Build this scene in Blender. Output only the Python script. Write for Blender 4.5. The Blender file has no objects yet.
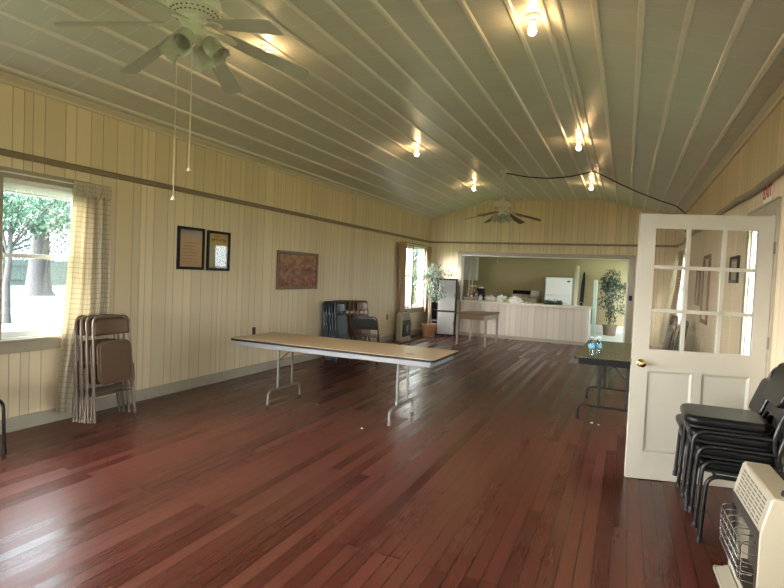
import bpy, bmesh, math, random
from mathutils import Vector, Matrix, Euler
random.seed(7)
PI = math.pi
SC = bpy.context.scene
COL = SC.collection
XL, XR, YB, YR = -4.783, 0.999, 13.418, -4.0      # left / right / back / rear wall faces
ZE, ZF, CA, CB = 2.978, 3.438, -3.297, -0.605      # eave height, flat height, edges of the flat ceiling
KX0, KX1, KY1, KZ = -4.9, 1.0, 17.2, 2.55          # kitchen beyond the pass-through

# ------------------------------------------------------------------ mesh builder
class MB:
    def __init__(s):
        s.bm = bmesh.new()
    def box(s, x0, x1, y0, y1, z0, z1, M=None, mi=0):
        vs = [s.bm.verts.new(v) for v in ((x0,y0,z0),(x1,y0,z0),(x1,y1,z0),(x0,y1,z0),(x0,y0,z1),(x1,y0,z1),(x1,y1,z1),(x0,y1,z1))]
        for f in ((3,2,1,0),(4,5,6,7),(0,1,5,4),(1,2,6,5),(2,3,7,6),(3,0,4,7)):
            s.bm.faces.new([vs[i] for i in f]).material_index = mi
        if M is not None: bmesh.ops.transform(s.bm, matrix=M, verts=vs)
        return s
    def tube(s, pts, r, seg=8, closed=False, mi=0):
        pts = [Vector(p) for p in pts]; n = len(pts); rings = []; ref = None
        for i, p in enumerate(pts):
            a = pts[i-1] if (i or closed) else pts[0]
            b = pts[(i+1) % n] if (i < n-1 or closed) else pts[-1]
            t = (b-a).normalized()
            if ref is None:
                ref = t.orthogonal().normalized()
            ref = (ref - t*ref.dot(t))
            ref = ref.normalized() if ref.length > 1e-6 else t.orthogonal().normalized()
            w = t.cross(ref); rr = r[i] if isinstance(r, (list, tuple)) else r
            rings.append([s.bm.verts.new(p + (ref*math.cos(2*PI*k/seg) + w*math.sin(2*PI*k/seg))*rr) for k in range(seg)])
        for i in range(n if closed else n-1):
            A, B = rings[i], rings[(i+1) % n]
            for k in range(seg):
                f = s.bm.faces.new((A[k], A[(k+1)%seg], B[(k+1)%seg], B[k])); f.material_index = mi
        if not closed:
            s.bm.faces.new(rings[0][::-1]).material_index = mi; s.bm.faces.new(rings[-1]).material_index = mi
        return s
    def lathe(s, prof, c=(0,0,0), seg=20, M=None, mi=0):
        c = Vector(c); rings = []; allv = []
        for r, z in prof:
            if r < 1e-5: ring = [s.bm.verts.new(c + Vector((0,0,z)))]
            else: ring = [s.bm.verts.new(c + Vector((r*math.cos(2*PI*k/seg), r*math.sin(2*PI*k/seg), z))) for k in range(seg)]
            rings.append(ring); allv += ring
        for A, B in zip(rings, rings[1:]):
            if len(A) == 1 and len(B) == 1: continue
            for k in range(seg):
                k2 = (k+1) % seg
                if len(A) == 1: f = s.bm.faces.new((A[0], B[k2], B[k]))
                elif len(B) == 1: f = s.bm.faces.new((A[k], A[k2], B[0]))
                else: f = s.bm.faces.new((A[k], A[k2], B[k2], B[k]))
                f.material_index = mi
        if M is not None: bmesh.ops.transform(s.bm, matrix=M, verts=allv)
        return s
    def prism(s, poly, h0, h1, axis='z', M=None, mi=0):
        def P(a, b, h):
            return {'z': (a,b,h), 'y': (a,h,b), 'x': (h,a,b)}[axis]
        A = [s.bm.verts.new(P(a,b,h0)) for a, b in poly]; B = [s.bm.verts.new(P(a,b,h1)) for a, b in poly]
        n = len(poly)
        s.bm.faces.new(A[::-1]).material_index = mi; s.bm.faces.new(B).material_index = mi
        for i in range(n):
            s.bm.faces.new((A[i], A[(i+1)%n], B[(i+1)%n], B[i])).material_index = mi
        if M is not None: bmesh.ops.transform(s.bm, matrix=M, verts=A+B)
        return s
    def leaf(s, p, L, W, rot, mi=0):
        M = Matrix.Translation(p) @ rot.to_matrix().to_4x4()
        v = [s.bm.verts.new(M @ Vector(q)) for q in ((0,0,0),(W/2,L*.45,W*.18),(0,L,-W*.1),(-W/2,L*.45,W*.18),(0,L*.5,0))]
        for a, b in ((0,1),(1,2),(2,3),(3,0)):
            s.bm.faces.new((v[a], v[b], v[4])).material_index = mi
        return s
    def grid(s, fn, nu, nv, uvscale=(1,1), mi=0):
        uvl = s.bm.loops.layers.uv.verify()
        V = [[s.bm.verts.new(fn(i/nu, j/nv)) for j in range(nv+1)] for i in range(nu+1)]
        for i in range(nu):
            for j in range(nv):
                f = s.bm.faces.new((V[i][j], V[i+1][j], V[i+1][j+1], V[i][j+1])); f.material_index = mi
                for l, (a, b) in zip(f.loops, ((i,j),(i+1,j),(i+1,j+1),(i,j+1))):
                    l[uvl].uv = (a/nu*uvscale[0], b/nv*uvscale[1])
        return s
    def build(s, name, mats, parent=None, smooth=True, bevel=0, loc=None, ang=40, bseg=2, recalc=True):
        if recalc: bmesh.ops.recalc_face_normals(s.bm, faces=s.bm.faces[:])
        me = bpy.data.meshes.new(name); s.bm.to_mesh(me); s.bm.free()
        for m in (mats if isinstance(mats, (list, tuple)) else [mats]): me.materials.append(m)
        if smooth:
            me.polygons.foreach_set('use_smooth', [True]*len(me.polygons))
            me.set_sharp_from_angle(angle=math.radians(ang))
        o = bpy.data.objects.new(name, me); COL.objects.link(o)
        if parent is not None: o.parent = parent
        if loc is not None: o.location = loc
        if bevel:
            b = o.modifiers.new('bevel', 'BEVEL'); b.width = bevel; b.segments = bseg; b.limit_method = 'ANGLE'; b.angle_limit = math.radians(50)
        return o

def tag(o, label=None, cat=None, group=None, kind=None):
    if label: o['label'] = label
    if cat: o['category'] = cat
    if group: o['group'] = group
    if kind: o['kind'] = kind
    return o
def thing(name, label, cat, loc=(0,0,0), rot=(0,0,0), group=None):
    o = bpy.data.objects.new(name, None); COL.objects.link(o); o.empty_display_size = .1
    o.location = loc; o.rotation_euler = rot
    return tag(o, label, cat, group)
def struct(name, loc=(0,0,0)):
    o = bpy.data.objects.new(name, None); COL.objects.link(o); o.location = loc; o['kind'] = 'structure'; return o
def kids(o): return [c for c in COL.objects if c.parent == o]
def dup(o, parent=None):
    c = o.copy(); COL.objects.link(c)
    if parent is not None: c.parent = parent
    for ch in kids(o): dup(ch, c)
    return c
def dup_thing(o, loc, rot=None, label=None, group=None):
    c = dup(o); c.location = loc
    if rot is not None: c.rotation_euler = rot
    if label: c['label'] = label
    if group: c['group'] = group
    return c
def arc(c, r, a0, a1, n, u, v):
    c, u, v = Vector(c), Vector(u), Vector(v)
    return [c + u*(r*math.cos(a0+(a1-a0)*i/n)) + v*(r*math.sin(a0+(a1-a0)*i/n)) for i in range(n+1)]
def fillet(pts, r, n=5):
    pts = [Vector(p) for p in pts]; out = [pts[0]]
    for i in range(1, len(pts)-1):
        a = (pts[i-1]-pts[i]); b = (pts[i+1]-pts[i]); rr = min(r, a.length*.49, b.length*.49)
        a = a.normalized()*rr; b = b.normalized()*rr
        for k in range(n+1):
            t = k/n; out.append(pts[i] + a*(1-t)**2 + b*t**2)
    out.append(pts[-1]); return out
def rrect(x0, x1, y0, y1, r, n=5):
    P = []
    for cx, cy, a in ((x1-r,y1-r,0),(x0+r,y1-r,90),(x0+r,y0+r,180),(x1-r,y0+r,270)):
        for k in range(n+1):
            t = math.radians(a+90*k/n); P.append((cx+r*math.cos(t), cy+r*math.sin(t)))
    return P

# ------------------------------------------------------------------ materials
def new_mat(name):
    m = bpy.data.materials.new(name); m.use_nodes = True
    nt = m.node_tree; b = nt.nodes['Principled BSDF']; return m, nt, b
def N(nt, t, **kw):
    n = nt.nodes.new(t)
    for k, v in kw.items(): setattr(n, k, v)
    return n
def mixc(nt, fac, A, B, blend='MIX'):
    m = N(nt, 'ShaderNodeMix', data_type='RGBA', blend_type=blend)
    for sock, val in ((m.inputs[0], fac), (m.inputs[6], A), (m.inputs[7], B)):
        if hasattr(val, 'links') or isinstance(val, bpy.types.NodeSocket): nt.links.new(val, sock)
        elif isinstance(val, (int, float)): sock.default_value = val
        else: sock.default_value = (*val, 1)
    return m.outputs[2]
def math_(nt, op, a, b=None, clamp=False):
    m = N(nt, 'ShaderNodeMath', operation=op, use_clamp=clamp)
    for sock, val in zip(m.inputs, (a, b)):
        if val is None: continue
        if isinstance(val, bpy.types.NodeSocket): nt.links.new(val, sock)
        else: sock.default_value = val
    return m.outputs[0]
def ramp(nt, fac, stops, interp='LINEAR'):
    r = N(nt, 'ShaderNodeValToRGB'); e = r.color_ramp.elements; r.color_ramp.interpolation = interp
    while len(e) < len(stops): e.new(.5)
    for el, (p, c) in zip(e, stops): el.position = p; el.color = (*c, 1) if len(c) == 3 else c
    if fac is not None: nt.links.new(fac, r.inputs[0])
    return r.outputs[0]
def noise(nt, vec, scale, detail=3, rough=.5):
    n = N(nt, 'ShaderNodeTexNoise'); n.inputs['Scale'].default_value = scale; n.inputs['Detail'].default_value = detail; n.inputs['Roughness'].default_value = rough
    if vec is not None: nt.links.new(vec, n.inputs['Vector'])
    return n.outputs[0]
def pos(nt): return N(nt, 'ShaderNodeNewGeometry').outputs['Position']
def objc(nt): return N(nt, 'ShaderNodeTexCoord').outputs['Object']
def vscale(nt, v, s):
    m = N(nt, 'ShaderNodeVectorMath', operation='MULTIPLY'); nt.links.new(v, m.inputs[0]); m.inputs[1].default_value = s; return m.outputs[0]
def plain(name, c, rough=.5, metal=0, var=.12, scale=14, spec=.5, coat=0):
    m, nt, b = new_mat(name)
    n = noise(nt, objc(nt), scale)
    nt.links.new(mixc(nt, n, [x*(1-var) for x in c], [min(1, x*(1+var)) for x in c]), b.inputs['Base Color'])
    b.inputs['Roughness'].default_value = rough; b.inputs['Metallic'].default_value = metal
    b.inputs['Specular IOR Level'].default_value = spec; b.inputs['Coat Weight'].default_value = coat
    return m
def glass(name, tint=(1,1,1), ior=1.5):
    m, nt, b = new_mat(name); nt.nodes.remove(b)
    t = N(nt, 'ShaderNodeBsdfTransparent'); t.inputs[0].default_value = (*tint, 1)
    g = N(nt, 'ShaderNodeBsdfGlossy'); g.inputs['Roughness'].default_value = .01
    lw = N(nt, 'ShaderNodeLayerWeight'); lw.inputs['Blend'].default_value = .5
    r0 = ((ior-1)/(ior+1))**2
    fr = math_(nt, 'ADD', math_(nt, 'MULTIPLY', math_(nt, 'POWER', lw.outputs['Facing'], 5.0), 1-r0), r0)
    x = N(nt, 'ShaderNodeMixShader'); nt.links.new(fr, x.inputs[0]); nt.links.new(t.outputs[0], x.inputs[1]); nt.links.new(g.outputs[0], x.inputs[2])
    nt.links.new(x.outputs[0], nt.nodes['Material Output'].inputs[0]); return m

def panel_mat(name, axis, base, dark, period=1.22):
    """vertical board panelling: grooves at random widths along world X or Y"""
    m, nt, b = new_mat(name)
    sep = N(nt, 'ShaderNodeSeparateXYZ'); nt.links.new(pos(nt), sep.inputs[0])
    c = sep.outputs[0 if axis == 'x' else 1]
    u = math_(nt, 'FRACT', math_(nt, 'DIVIDE', math_(nt, 'ADD', c, 20.0), period))
    edges = [0, .19, .295, .445, .575, .735, .94, 1.035, 1.115]
    shade = [.50, .62, .45, .58, .5, .66, .44, .56, .52]
    st = []
    for e, s in zip(edges, shade):
        st.append((e/period, (0,0,0))); st.append((e/period + .0042/period, (s,s,s)))
    r = ramp(nt, u, st, 'CONSTANT')
    gm = math_(nt, 'LESS_THAN', r, .1)                        # groove mask
    p3 = vscale(nt, pos(nt), (30,30,1.6))
    g = noise(nt, p3, 1.5, 5, .6)                             # vertical grain
    big = noise(nt, pos(nt), .8, 2)
    per = N(nt, 'ShaderNodeTexWhiteNoise', noise_dimensions='1D')
    nt.links.new(math_(nt, 'ADD', math_(nt, 'FLOOR', math_(nt, 'DIVIDE', math_(nt, 'ADD', c, 20.0), period)), r), per.inputs['W'])
    k = math_(nt, 'ADD', math_(nt, 'MULTIPLY', per.outputs[0], .6), math_(nt, 'MULTIPLY', g, .4))
    colr = mixc(nt, k, [x*.84 for x in base], [min(1, x*1.1) for x in base])
    colr = mixc(nt, math_(nt, 'MULTIPLY', big, .25), colr, [base[0]*.95, base[1]*.9, base[2]*.78])
    nt.links.new(mixc(nt, gm, colr, dark), b.inputs['Base Color'])
    b.inputs['Roughness'].default_value = .55; b.inputs['Specular IOR Level'].default_value = .35
    bp = N(nt, 'ShaderNodeBump'); bp.inputs['Strength'].default_value = .5; bp.inputs['Distance'].default_value = .004
    nt.links.new(math_(nt, 'SUBTRACT', math_(nt, 'MULTIPLY', g, .1), gm), bp.inputs['Height']); nt.links.new(bp.outputs[0], b.inputs['Normal'])
    return m
def floor_mat():
    m, nt, b = new_mat('red_brown_floor_boards')
    P = pos(nt)
    mp = N(nt, 'ShaderNodeMapping'); nt.links.new(P, mp.inputs[0]); mp.inputs['Rotation'].default_value = (0,0,PI/2)
    br = N(nt, 'ShaderNodeTexBrick'); nt.links.new(mp.outputs[0], br.inputs[0])
    br.inputs['Scale'].default_value = 1; br.inputs['Brick Width'].default_value = 2.6; br.inputs['Row Height'].default_value = .083
    br.inputs['Mortar Size'].default_value = .0034; br.inputs['Mortar Smooth'].default_value = 0; br.offset = .37; br.offset_frequency = 3
    br.inputs['Color1'].default_value = (0,0,0,1); br.inputs['Color2'].default_value = (1,1,1,1); br.inputs['Mortar'].default_value = (.5,.5,.5,1)
    grain = noise(nt, vscale(nt, P, (150,5,1)), 1.0, 4, .6)
    wear = noise(nt, vscale(nt, P, (1,.55,1)), 1.1, 5, .6)
    wear2 = noise(nt, vscale(nt, P, (7,1.2,1)), 1.6, 5, .7)
    bwv = N(nt, 'ShaderNodeRGBToBW'); nt.links.new(br.outputs['Color'], bwv.inputs[0])
    red = ramp(nt, bwv.outputs[0], [(0,(.074,.0145,.011)), (.5,(.104,.022,.016)), (1,(.14,.034,.023))])
    brown = ramp(nt, bwv.outputs[0], [(0,(.064,.022,.0125)), (.5,(.092,.033,.019)), (1,(.126,.050,.029))])
    wf = ramp(nt, math_(nt, 'ADD', math_(nt, 'MULTIPLY', wear, .85), math_(nt, 'MULTIPLY', wear2, .15)), [(.36,(0,0,0)), (.66,(1,1,1))])
    wfb = N(nt, 'ShaderNodeRGBToBW'); nt.links.new(wf, wfb.inputs[0])
    c = mixc(nt, math_(nt, 'MULTIPLY', wfb.outputs[0], .7), red, brown)
    c = mixc(nt, ramp(nt, grain, [(.38,(0,0,0)), (.72,(.6,.6,.6))]), c, (.035,.012,.008))
    scuff = ramp(nt, noise(nt, vscale(nt, P, (9,5,1)), 3, 8, .75), [(.66,(0,0,0)), (.85,(.14,.14,.14))])
    c = mixc(nt, scuff, c, (.34,.2,.13))
    c = mixc(nt, math_(nt, 'MULTIPLY', br.outputs['Fac'], .85), c, (.012,.005,.004))
    nt.links.new(c, b.inputs['Base Color'])
    rg = math_(nt, 'ADD', math_(nt, 'MULTIPLY', wear, .14), math_(nt, 'MULTIPLY', grain, .08))
    nt.links.new(math_(nt, 'ADD', math_(nt, 'ADD', rg, .10), math_(nt, 'MULTIPLY', bwv.outputs[0], .16)), b.inputs['Roughness'])
    b.inputs['Specular IOR Level'].default_value = .36
    bp = N(nt, 'ShaderNodeBump'); bp.inputs['Strength'].default_value = .35; bp.inputs['Distance'].default_value = .003
    h = math_(nt, 'SUBTRACT', math_(nt, 'ADD', math_(nt, 'MULTIPLY', wear2, .5), math_(nt, 'MULTIPLY', bwv.outputs[0], .25)), br.outputs['Fac'])
    nt.links.new(h, bp.inputs['Height']); nt.links.new(bp.outputs[0], b.inputs['Normal'])
    return m
def ceil_mat():
    m, nt, b = new_mat('painted_ceiling_tiles'); P = pos(nt)
    sep = N(nt, 'ShaderNodeSeparateXYZ'); nt.links.new(P, sep.inputs[0])
    strip = math_(nt, 'FLOOR', math_(nt, 'DIVIDE', math_(nt, 'ADD', sep.outputs[0], 20.085), .3))
    wn = N(nt, 'ShaderNodeTexWhiteNoise', noise_dimensions='1D'); nt.links.new(strip, wn.inputs['W'])
    v = math_(nt, 'FRACT', math_(nt, 'ADD', math_(nt, 'DIVIDE', math_(nt, 'ADD', sep.outputs[1], 30), .29), wn.outputs[0]))
    line = math_(nt, 'LESS_THAN', v, .022)
    n = noise(nt, P, 2.0, 3); n2 = noise(nt, vscale(nt, P, (3,3,3)), 3, 4)
    tile = N(nt, 'ShaderNodeTexWhiteNoise', noise_dimensions='2D')
    cmb = N(nt, 'ShaderNodeCombineXYZ'); nt.links.new(strip, cmb.inputs[0])
    nt.links.new(math_(nt, 'FLOOR', math_(nt, 'ADD', math_(nt, 'DIVIDE', math_(nt, 'ADD', sep.outputs[1], 30), .29), wn.outputs[0])), cmb.inputs[1])
    nt.links.new(cmb.outputs[0], tile.inputs['Vector'])
    c = mixc(nt, tile.outputs[0], CEIL_LO, CEIL_HI)
    c = mixc(nt, math_(nt, 'MULTIPLY', n, .3), c, [x*.85 for x in CEIL_LO])
    nt.links.new(mixc(nt, line, c, (.74,.73,.65)), b.inputs['Base Color'])
    nt.links.new(math_(nt, 'ADD', math_(nt, 'MULTIPLY', n2, .15), .30), b.inputs['Roughness'])
    b.inputs['Specular IOR Level'].default_value = .5
    bp = N(nt, 'ShaderNodeBump'); bp.inputs['Strength'].default_value = .25; bp.inputs['Distance'].default_value = .004
    nt.links.new(math_(nt, 'ADD', math_(nt, 'MULTIPLY', noise(nt, vscale(nt, P, (2,9,2)), 2, 4), .6), math_(nt, 'MULTIPLY', line, .5)), bp.inputs['Height'])
    nt.links.new(bp.outputs[0], b.inputs['Normal'])
    return m
def check_cloth(name, base, line, pitch=.062, w=.09, trans=.35, double=False):
    m, nt, b = new_mat(name)
    uv = N(nt, 'ShaderNodeUVMap'); sep = N(nt, 'ShaderNodeSeparateXYZ'); nt.links.new(uv.outputs[0], sep.inputs[0])
    ms = [math_(nt, 'LESS_THAN', math_(nt, 'FRACT', math_(nt, 'DIVIDE', sep.outputs[i], pitch)), w) for i in (0,1)]
    mk = math_(nt, 'MULTIPLY', math_(nt, 'MAXIMUM', *ms), .6)
    n = noise(nt, objc(nt), 9)
    c = mixc(nt, mk, mixc(nt, n, [x*.93 for x in base], base), line)
    nt.links.new(c, b.inputs['Base Color']); b.inputs['Roughness'].default_value = .9; b.inputs['Specular IOR Level'].default_value = .1
    tr = N(nt, 'ShaderNodeBsdfTranslucent'); nt.links.new(c, tr.inputs[0])
    x = N(nt, 'ShaderNodeMixShader'); x.inputs[0].default_value = trans
    nt.links.new(b.outputs[0], x.inputs[1]); nt.links.new(tr.outputs[0], x.inputs[2]); nt.links.new(x.outputs[0], nt.nodes['Material Output'].inputs[0])
    return m
def leaf_mat(name, c1, c2, trans=.3, scale=6):
    m, nt, b = new_mat(name)
    n = noise(nt, objc(nt), scale, 2)
    c = ramp(nt, n, [(.38, c1), (.62, c2)])
    nt.links.new(c, b.inputs['Base Color']); b.inputs['Roughness'].default_value = .45
    tr = N(nt, 'ShaderNodeBsdfTranslucent'); nt.links.new(c, tr.inputs[0])
    x = N(nt, 'ShaderNodeMixShader'); x.inputs[0].default_value = trans
    nt.links.new(b.outputs[0], x.inputs[1]); nt.links.new(tr.outputs[0], x.inputs[2]); nt.links.new(x.outputs[0], nt.nodes['Material Output'].inputs[0])
    return m
def wood(name, c1, c2, rough=.35, stretch=(2,24,24)):
    m, nt, b = new_mat(name)
    g = noise(nt, vscale(nt, objc(nt), stretch), 1.3, 6, .6)
    nt.links.new(ramp(nt, g, [(.3, c1), (.7, c2)]), b.inputs['Base Color']); b.inputs['Roughness'].default_value = rough
    return m

CEIL_LO, CEIL_HI = (.585,.605,.53), (.625,.645,.57)
M = {}
M['panel_y'] = panel_mat('cream_vertical_panelling', 'y', (.775,.66,.475), (.27,.205,.12))
M['panel_x'] = panel_mat('cream_vertical_panelling_back', 'x', (.765,.645,.44), (.27,.205,.12))
M['floor'] = floor_mat(); M['ceiling'] = ceil_mat()
M['batten'] = plain('glossy_cream_batten', (.76,.75,.67), .28, 0, .05)
M['cornice'] = plain('cream_cornice', (.66,.60,.47), .4, 0, .05)
M['rail'] = plain('brown_rail_wood', (.24,.185,.115), .45, 0, .2, 5)
M['trim'] = plain('taupe_trim_paint', (.36,.315,.235), .45, 0, .08)
M['base'] = plain('taupe_baseboard_paint', (.40,.36,.28), .45, 0, .1, 6)
M['white'] = plain('white_trim_paint', (.78,.77,.72), .35, 0, .03)
M['vinyl'] = plain('white_vinyl', (.82,.83,.82), .3, 0, .02)
M['door'] = plain('cream_door_paint', (.48,.46,.385), .38, 0, .04, 5)
M['glass'] = glass('window_glass')
M['door_glass'] = glass('old_door_glass', (.93,.93,.91), 1.45)
M['brass'] = plain('polished_brass', (.72,.5,.2), .2, 1, .1)
M['hinge'] = plain('dull_hinge_metal', (.2,.18,.15), .4, 1, .1)
M['steel'] = plain('grey_tube_steel', (.24,.235,.22), .4, .6, .08)
M['chrome'] = plain('bright_wire', (.75,.75,.75), .2, 1, .05)
M['black'] = plain('black_metal', (.005,.005,.006), .3, 0, .2, spec=.35)
M['vinylblack'] = plain('black_vinyl_upholstery', (.005,.0055,.006), .3, 0, .2, 20, spec=.22)
M['tan'] = plain('brown_enamel', (.14,.085,.052), .22, .1, .08)
M['tanleg'] = plain('taupe_enamel_tube', (.20,.155,.12), .35, .3, .08)
M['navy'] = plain('navy_enamel', (.022,.032,.05), .3, .1, .12)
M['darkbrown'] = plain('dark_brown_enamel', (.14,.075,.045), .3, .1, .12)
M['charcoal'] = plain('charcoal_enamel', (.06,.065,.065), .3, .2, .12)
M['heater'] = plain('cream_enamel', (.38,.345,.26), .35, 0, .03)
M['heaterdark'] = plain('dark_heater_grille', (.07,.06,.05), .4, .4, .2)
M['heatpaper'] = plain('white_heater_plaque', (.8,.8,.8), .7)
M['slot'] = plain('dark_slot', (.12,.10,.075), .7)
M['tabletop'] = wood('tan_table_laminate', (.46,.33,.20), (.56,.41,.26), .33)
M['tabledark'] = wood('olive_brown_table_laminate', (.085,.07,.032), (.11,.09,.042), .22)
M['edgeblack'] = plain('dark_edge_band', (.008,.0075,.0075), .5, spec=.15)
M['apron'] = plain('grey_apron_steel', (.21,.215,.225), .5, .1, .05)
M['oldwood'] = wood('worn_brown_wood', (.19,.12,.065), (.30,.20,.11), .5)
M['greylegs'] = wood('pale_weathered_and_lit_side_wood', (.42,.38,.30), (.55,.50,.41), .55, (24,24,2))
M['counter_panel'] = panel_mat('pale_counter_panelling', 'x', (.70,.64,.55), (.30,.24,.18), .9)
M['worktop'] = plain('cream_laminate_worktop', (.78,.72,.56), .3, 0, .05)
M['kwall'] = plain('olive_tan_kitchen_paint', (.45,.37,.20), .6, 0, .05, 2)
M['kfloor'] = plain('pale_kitchen_vinyl', (.66,.66,.60), .35, 0, .06, 4)
M['kceil'] = plain('kitchen_ceiling_paint', (.6,.57,.48), .6)
M['fridge'] = plain('white_fridge_enamel', (.80,.80,.77), .3, 0, .02)
M['almond'] = plain('almond_stove_enamel', (.62,.52,.40), .35, 0, .05)
M['blackglass'] = plain('black_stove_panel', (.015,.013,.012), .15)
M['mint'] = plain('pale_mint_paint', (.56,.72,.63), .4, 0, .04)
M['carpet'] = plain('beige_carpet_back', (.52,.45,.34), .9, 0, .15, 30)
M['terracotta'] = wood('woven_brown_basket', (.30,.15,.07), (.46,.25,.12), .8, (30,30,60))
M['greybasket'] = wood('woven_grey_brown_basket', (.17,.12,.085), (.27,.2,.14), .8, (30,30,60))
M['soil'] = plain('dry_soil', (.05,.035,.025), .9)
M['bark'] = plain('pale_bark', (.30,.23,.17), .8, 0, .3, 30)
M['ficus'] = leaf_mat('variegated_ficus_leaf', (.012,.04,.022), (.42,.52,.42), .1, 45)
M['ficusdark'] = leaf_mat('dark_ficus_leaf', (.016,.045,.03), (.07,.13,.085), .15, 20)
M['greydoor'] = plain('light_grey_plastic', (.36,.36,.34), .5, 0, .03)
M['blackplastic'] = plain('black_plastic', (.008,.008,.009), .5, spec=.3)
M['fan'] = plain('ivory_fan_enamel', (.78,.79,.66), .3, 0, .03)
M['blade'] = plain('pale_grey_blade_laminate', (.46,.48,.42), .4, 0, .05, 4)
M['fangrille'] = plain('fan_vent_shadow', (.12,.11,.08), .6)
M['bladebrown'] = plain('dull_brown_blade', (.18,.13,.09), .45, 0, .1)
M['porcelain'] = plain('white_porcelain', (.8,.78,.72), .25)
M['frame_black'] = plain('black_picture_frame', (.006,.006,.006), .35, spec=.25)
M['frame_brown'] = wood('brown_picture_frame', (.13,.06,.03), (.2,.1,.05), .4)
M['paper'] = plain('white_paper', (.8,.79,.75), .8, 0, .04)
M['cordblack'] = plain('black_cord', (.015,.014,.012), .5)
M['check'] = check_cloth('cream_checked_cloth', (.76,.70,.56), (.27,.20,.12), .048, .10, .42)
M['brown_check'] = check_cloth('tan_brown_checked_cloth', (.64,.48,.33), (.36,.22,.13), .06, .28, .3)
M['plastic_clear'] = glass('clear_plastic', (.80,.86,.88), 1.9)
M['labelblue'] = plain('pale_blue_label', (.13,.34,.5), .5)
M['capwhite'] = plain('white_cap', (.8,.82,.84), .4)
M['red'] = plain('red_paint', (.42,.05,.045), .4)
M['coffee'] = plain('black_glass', (.01,.01,.012), .1)
M['bluegrey'] = plain('blue_grey_plastic', (.3,.42,.48), .4)
M['yellow'] = plain('yellow_plastic', (.62,.5,.1), .5)
M['basketpale'] = plain('pale_wicker', (.66,.58,.45), .8, 0, .25, 60)
M['crumple'] = plain('white_plastic_bag', (.82,.82,.80), .4)
M['garland'] = leaf_mat('dark_green_garland', (.01,.035,.02), (.04,.09,.055), .1, 40)
M['exitpaper'] = plain('cream_exit_sign', (.9,.86,.74), .6, 0, .03)
M['exitred'] = plain('exit_red_lettering', (.50,.07,.04), .5)
M['outlet'] = plain('brown_outlet_plate', (.05,.03,.02), .5)
M['switchplate'] = plain('dark_switch_plate', (.05,.045,.04), .5)
def bulb_mat():
    m, nt, b = new_mat('glowing_warm_bulb')
    b.inputs['Base Color'].default_value = (1,.9,.7,1); b.inputs['Emission Color'].default_value = (1,.62,.28,1); b.inputs['Emission Strength'].default_value = BULB
    return m
BULB = 65
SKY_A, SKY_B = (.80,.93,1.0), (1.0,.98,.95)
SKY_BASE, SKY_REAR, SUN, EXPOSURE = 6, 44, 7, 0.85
M['bulb'] = bulb_mat()
# ------------------------------------------------------------------ room shell
def wall_boxes(mb, axis, fixed0, fixed1, lo, hi, z0, z1, holes):
    """a wall slab with rectangular holes: holes are (a0,a1,b0,b1) along the wall and in height"""
    cuts = sorted({lo, hi, *[h[0] for h in holes], *[h[1] for h in holes]})
    for a0, a1 in zip(cuts, cuts[1:]):
        spans = sorted([(h[2], h[3]) for h in holes if h[0] <= a0+1e-6 and h[1] >= a1-1e-6]); z = z0; segs = []
        for b0, b1 in spans:
            if b0 > z: segs.append((z, b0))
            z = b1
        if z < z1: segs.append((z, z1))
        for b0, b1 in segs:
            if axis == 'y': mb.box(fixed0, fixed1, a0, a1, b0, b1)
            else: mb.box(a0, a1, fixed0, fixed1, b0, b1)
T = .14
WIN_L = [(2.83,3.56,.80,2.16), (11.72,13.02,.68,2.17), (.5,1.7,.80,2.16), (-1.3,-.1,.80,2.16), (-3.2,-2.0,.80,2.16)]  # after the first two: unseen windows added to light the room
WIN_R = [(11.55,12.55,.75,2.12), (.6,1.7,.80,2.16), (-2.6,-1.4,.80,2.16)]  # after the first: unseen windows added to let daylight in
WIN_B = [(-4.0,-2.6,.75,2.2)]  # unseen rear window, put in as a light source
DOOR_R = (4.80, 5.69, 0, 2.06)
OPEN_B = (-3.90, .03, 0, 2.05)
mb = MB(); wall_boxes(mb, 'y', XL-T, XL, YR-T, YB+.12, -.15, ZE+.1, WIN_L); wl = mb.build('wall_left', M['panel_y'], smooth=False); wl['kind'] = 'structure'
mb = MB(); wall_boxes(mb, 'y', XR, XR+T, YR-T, YB, -.15, ZE+.1, WIN_R + [(DOOR_R[0], DOOR_R[1], -.15, DOOR_R[3])]); wr = mb.build('wall_right', M['panel_y'], smooth=False); wr['kind'] = 'structure'
def gable(holes, y0, y1, name):
    mb = MB()
    wall_boxes(mb, 'x', y0, y1, XL, XR, -.15, ZE, holes)
    mb.prism([(XL,ZE),(XR,ZE),(XR,ZE+.1),(CB,ZF+.1),(CA,ZF+.1),(XL,ZE+.1)], y0, y1, 'y')
    o = mb.build(name, M['panel_x'], smooth=False); o['kind'] = 'structure'; return o
gable([OPEN_B], YB, YB+.12, 'wall_back'); gable(WIN_B, YR-T, YR, 'wall_rear')
o = MB().box(XL-T, XR+T, YR-T, YB+.12, -.15, 0).build('floor', M['floor'], smooth=False); o['kind'] = 'structure'
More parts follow.
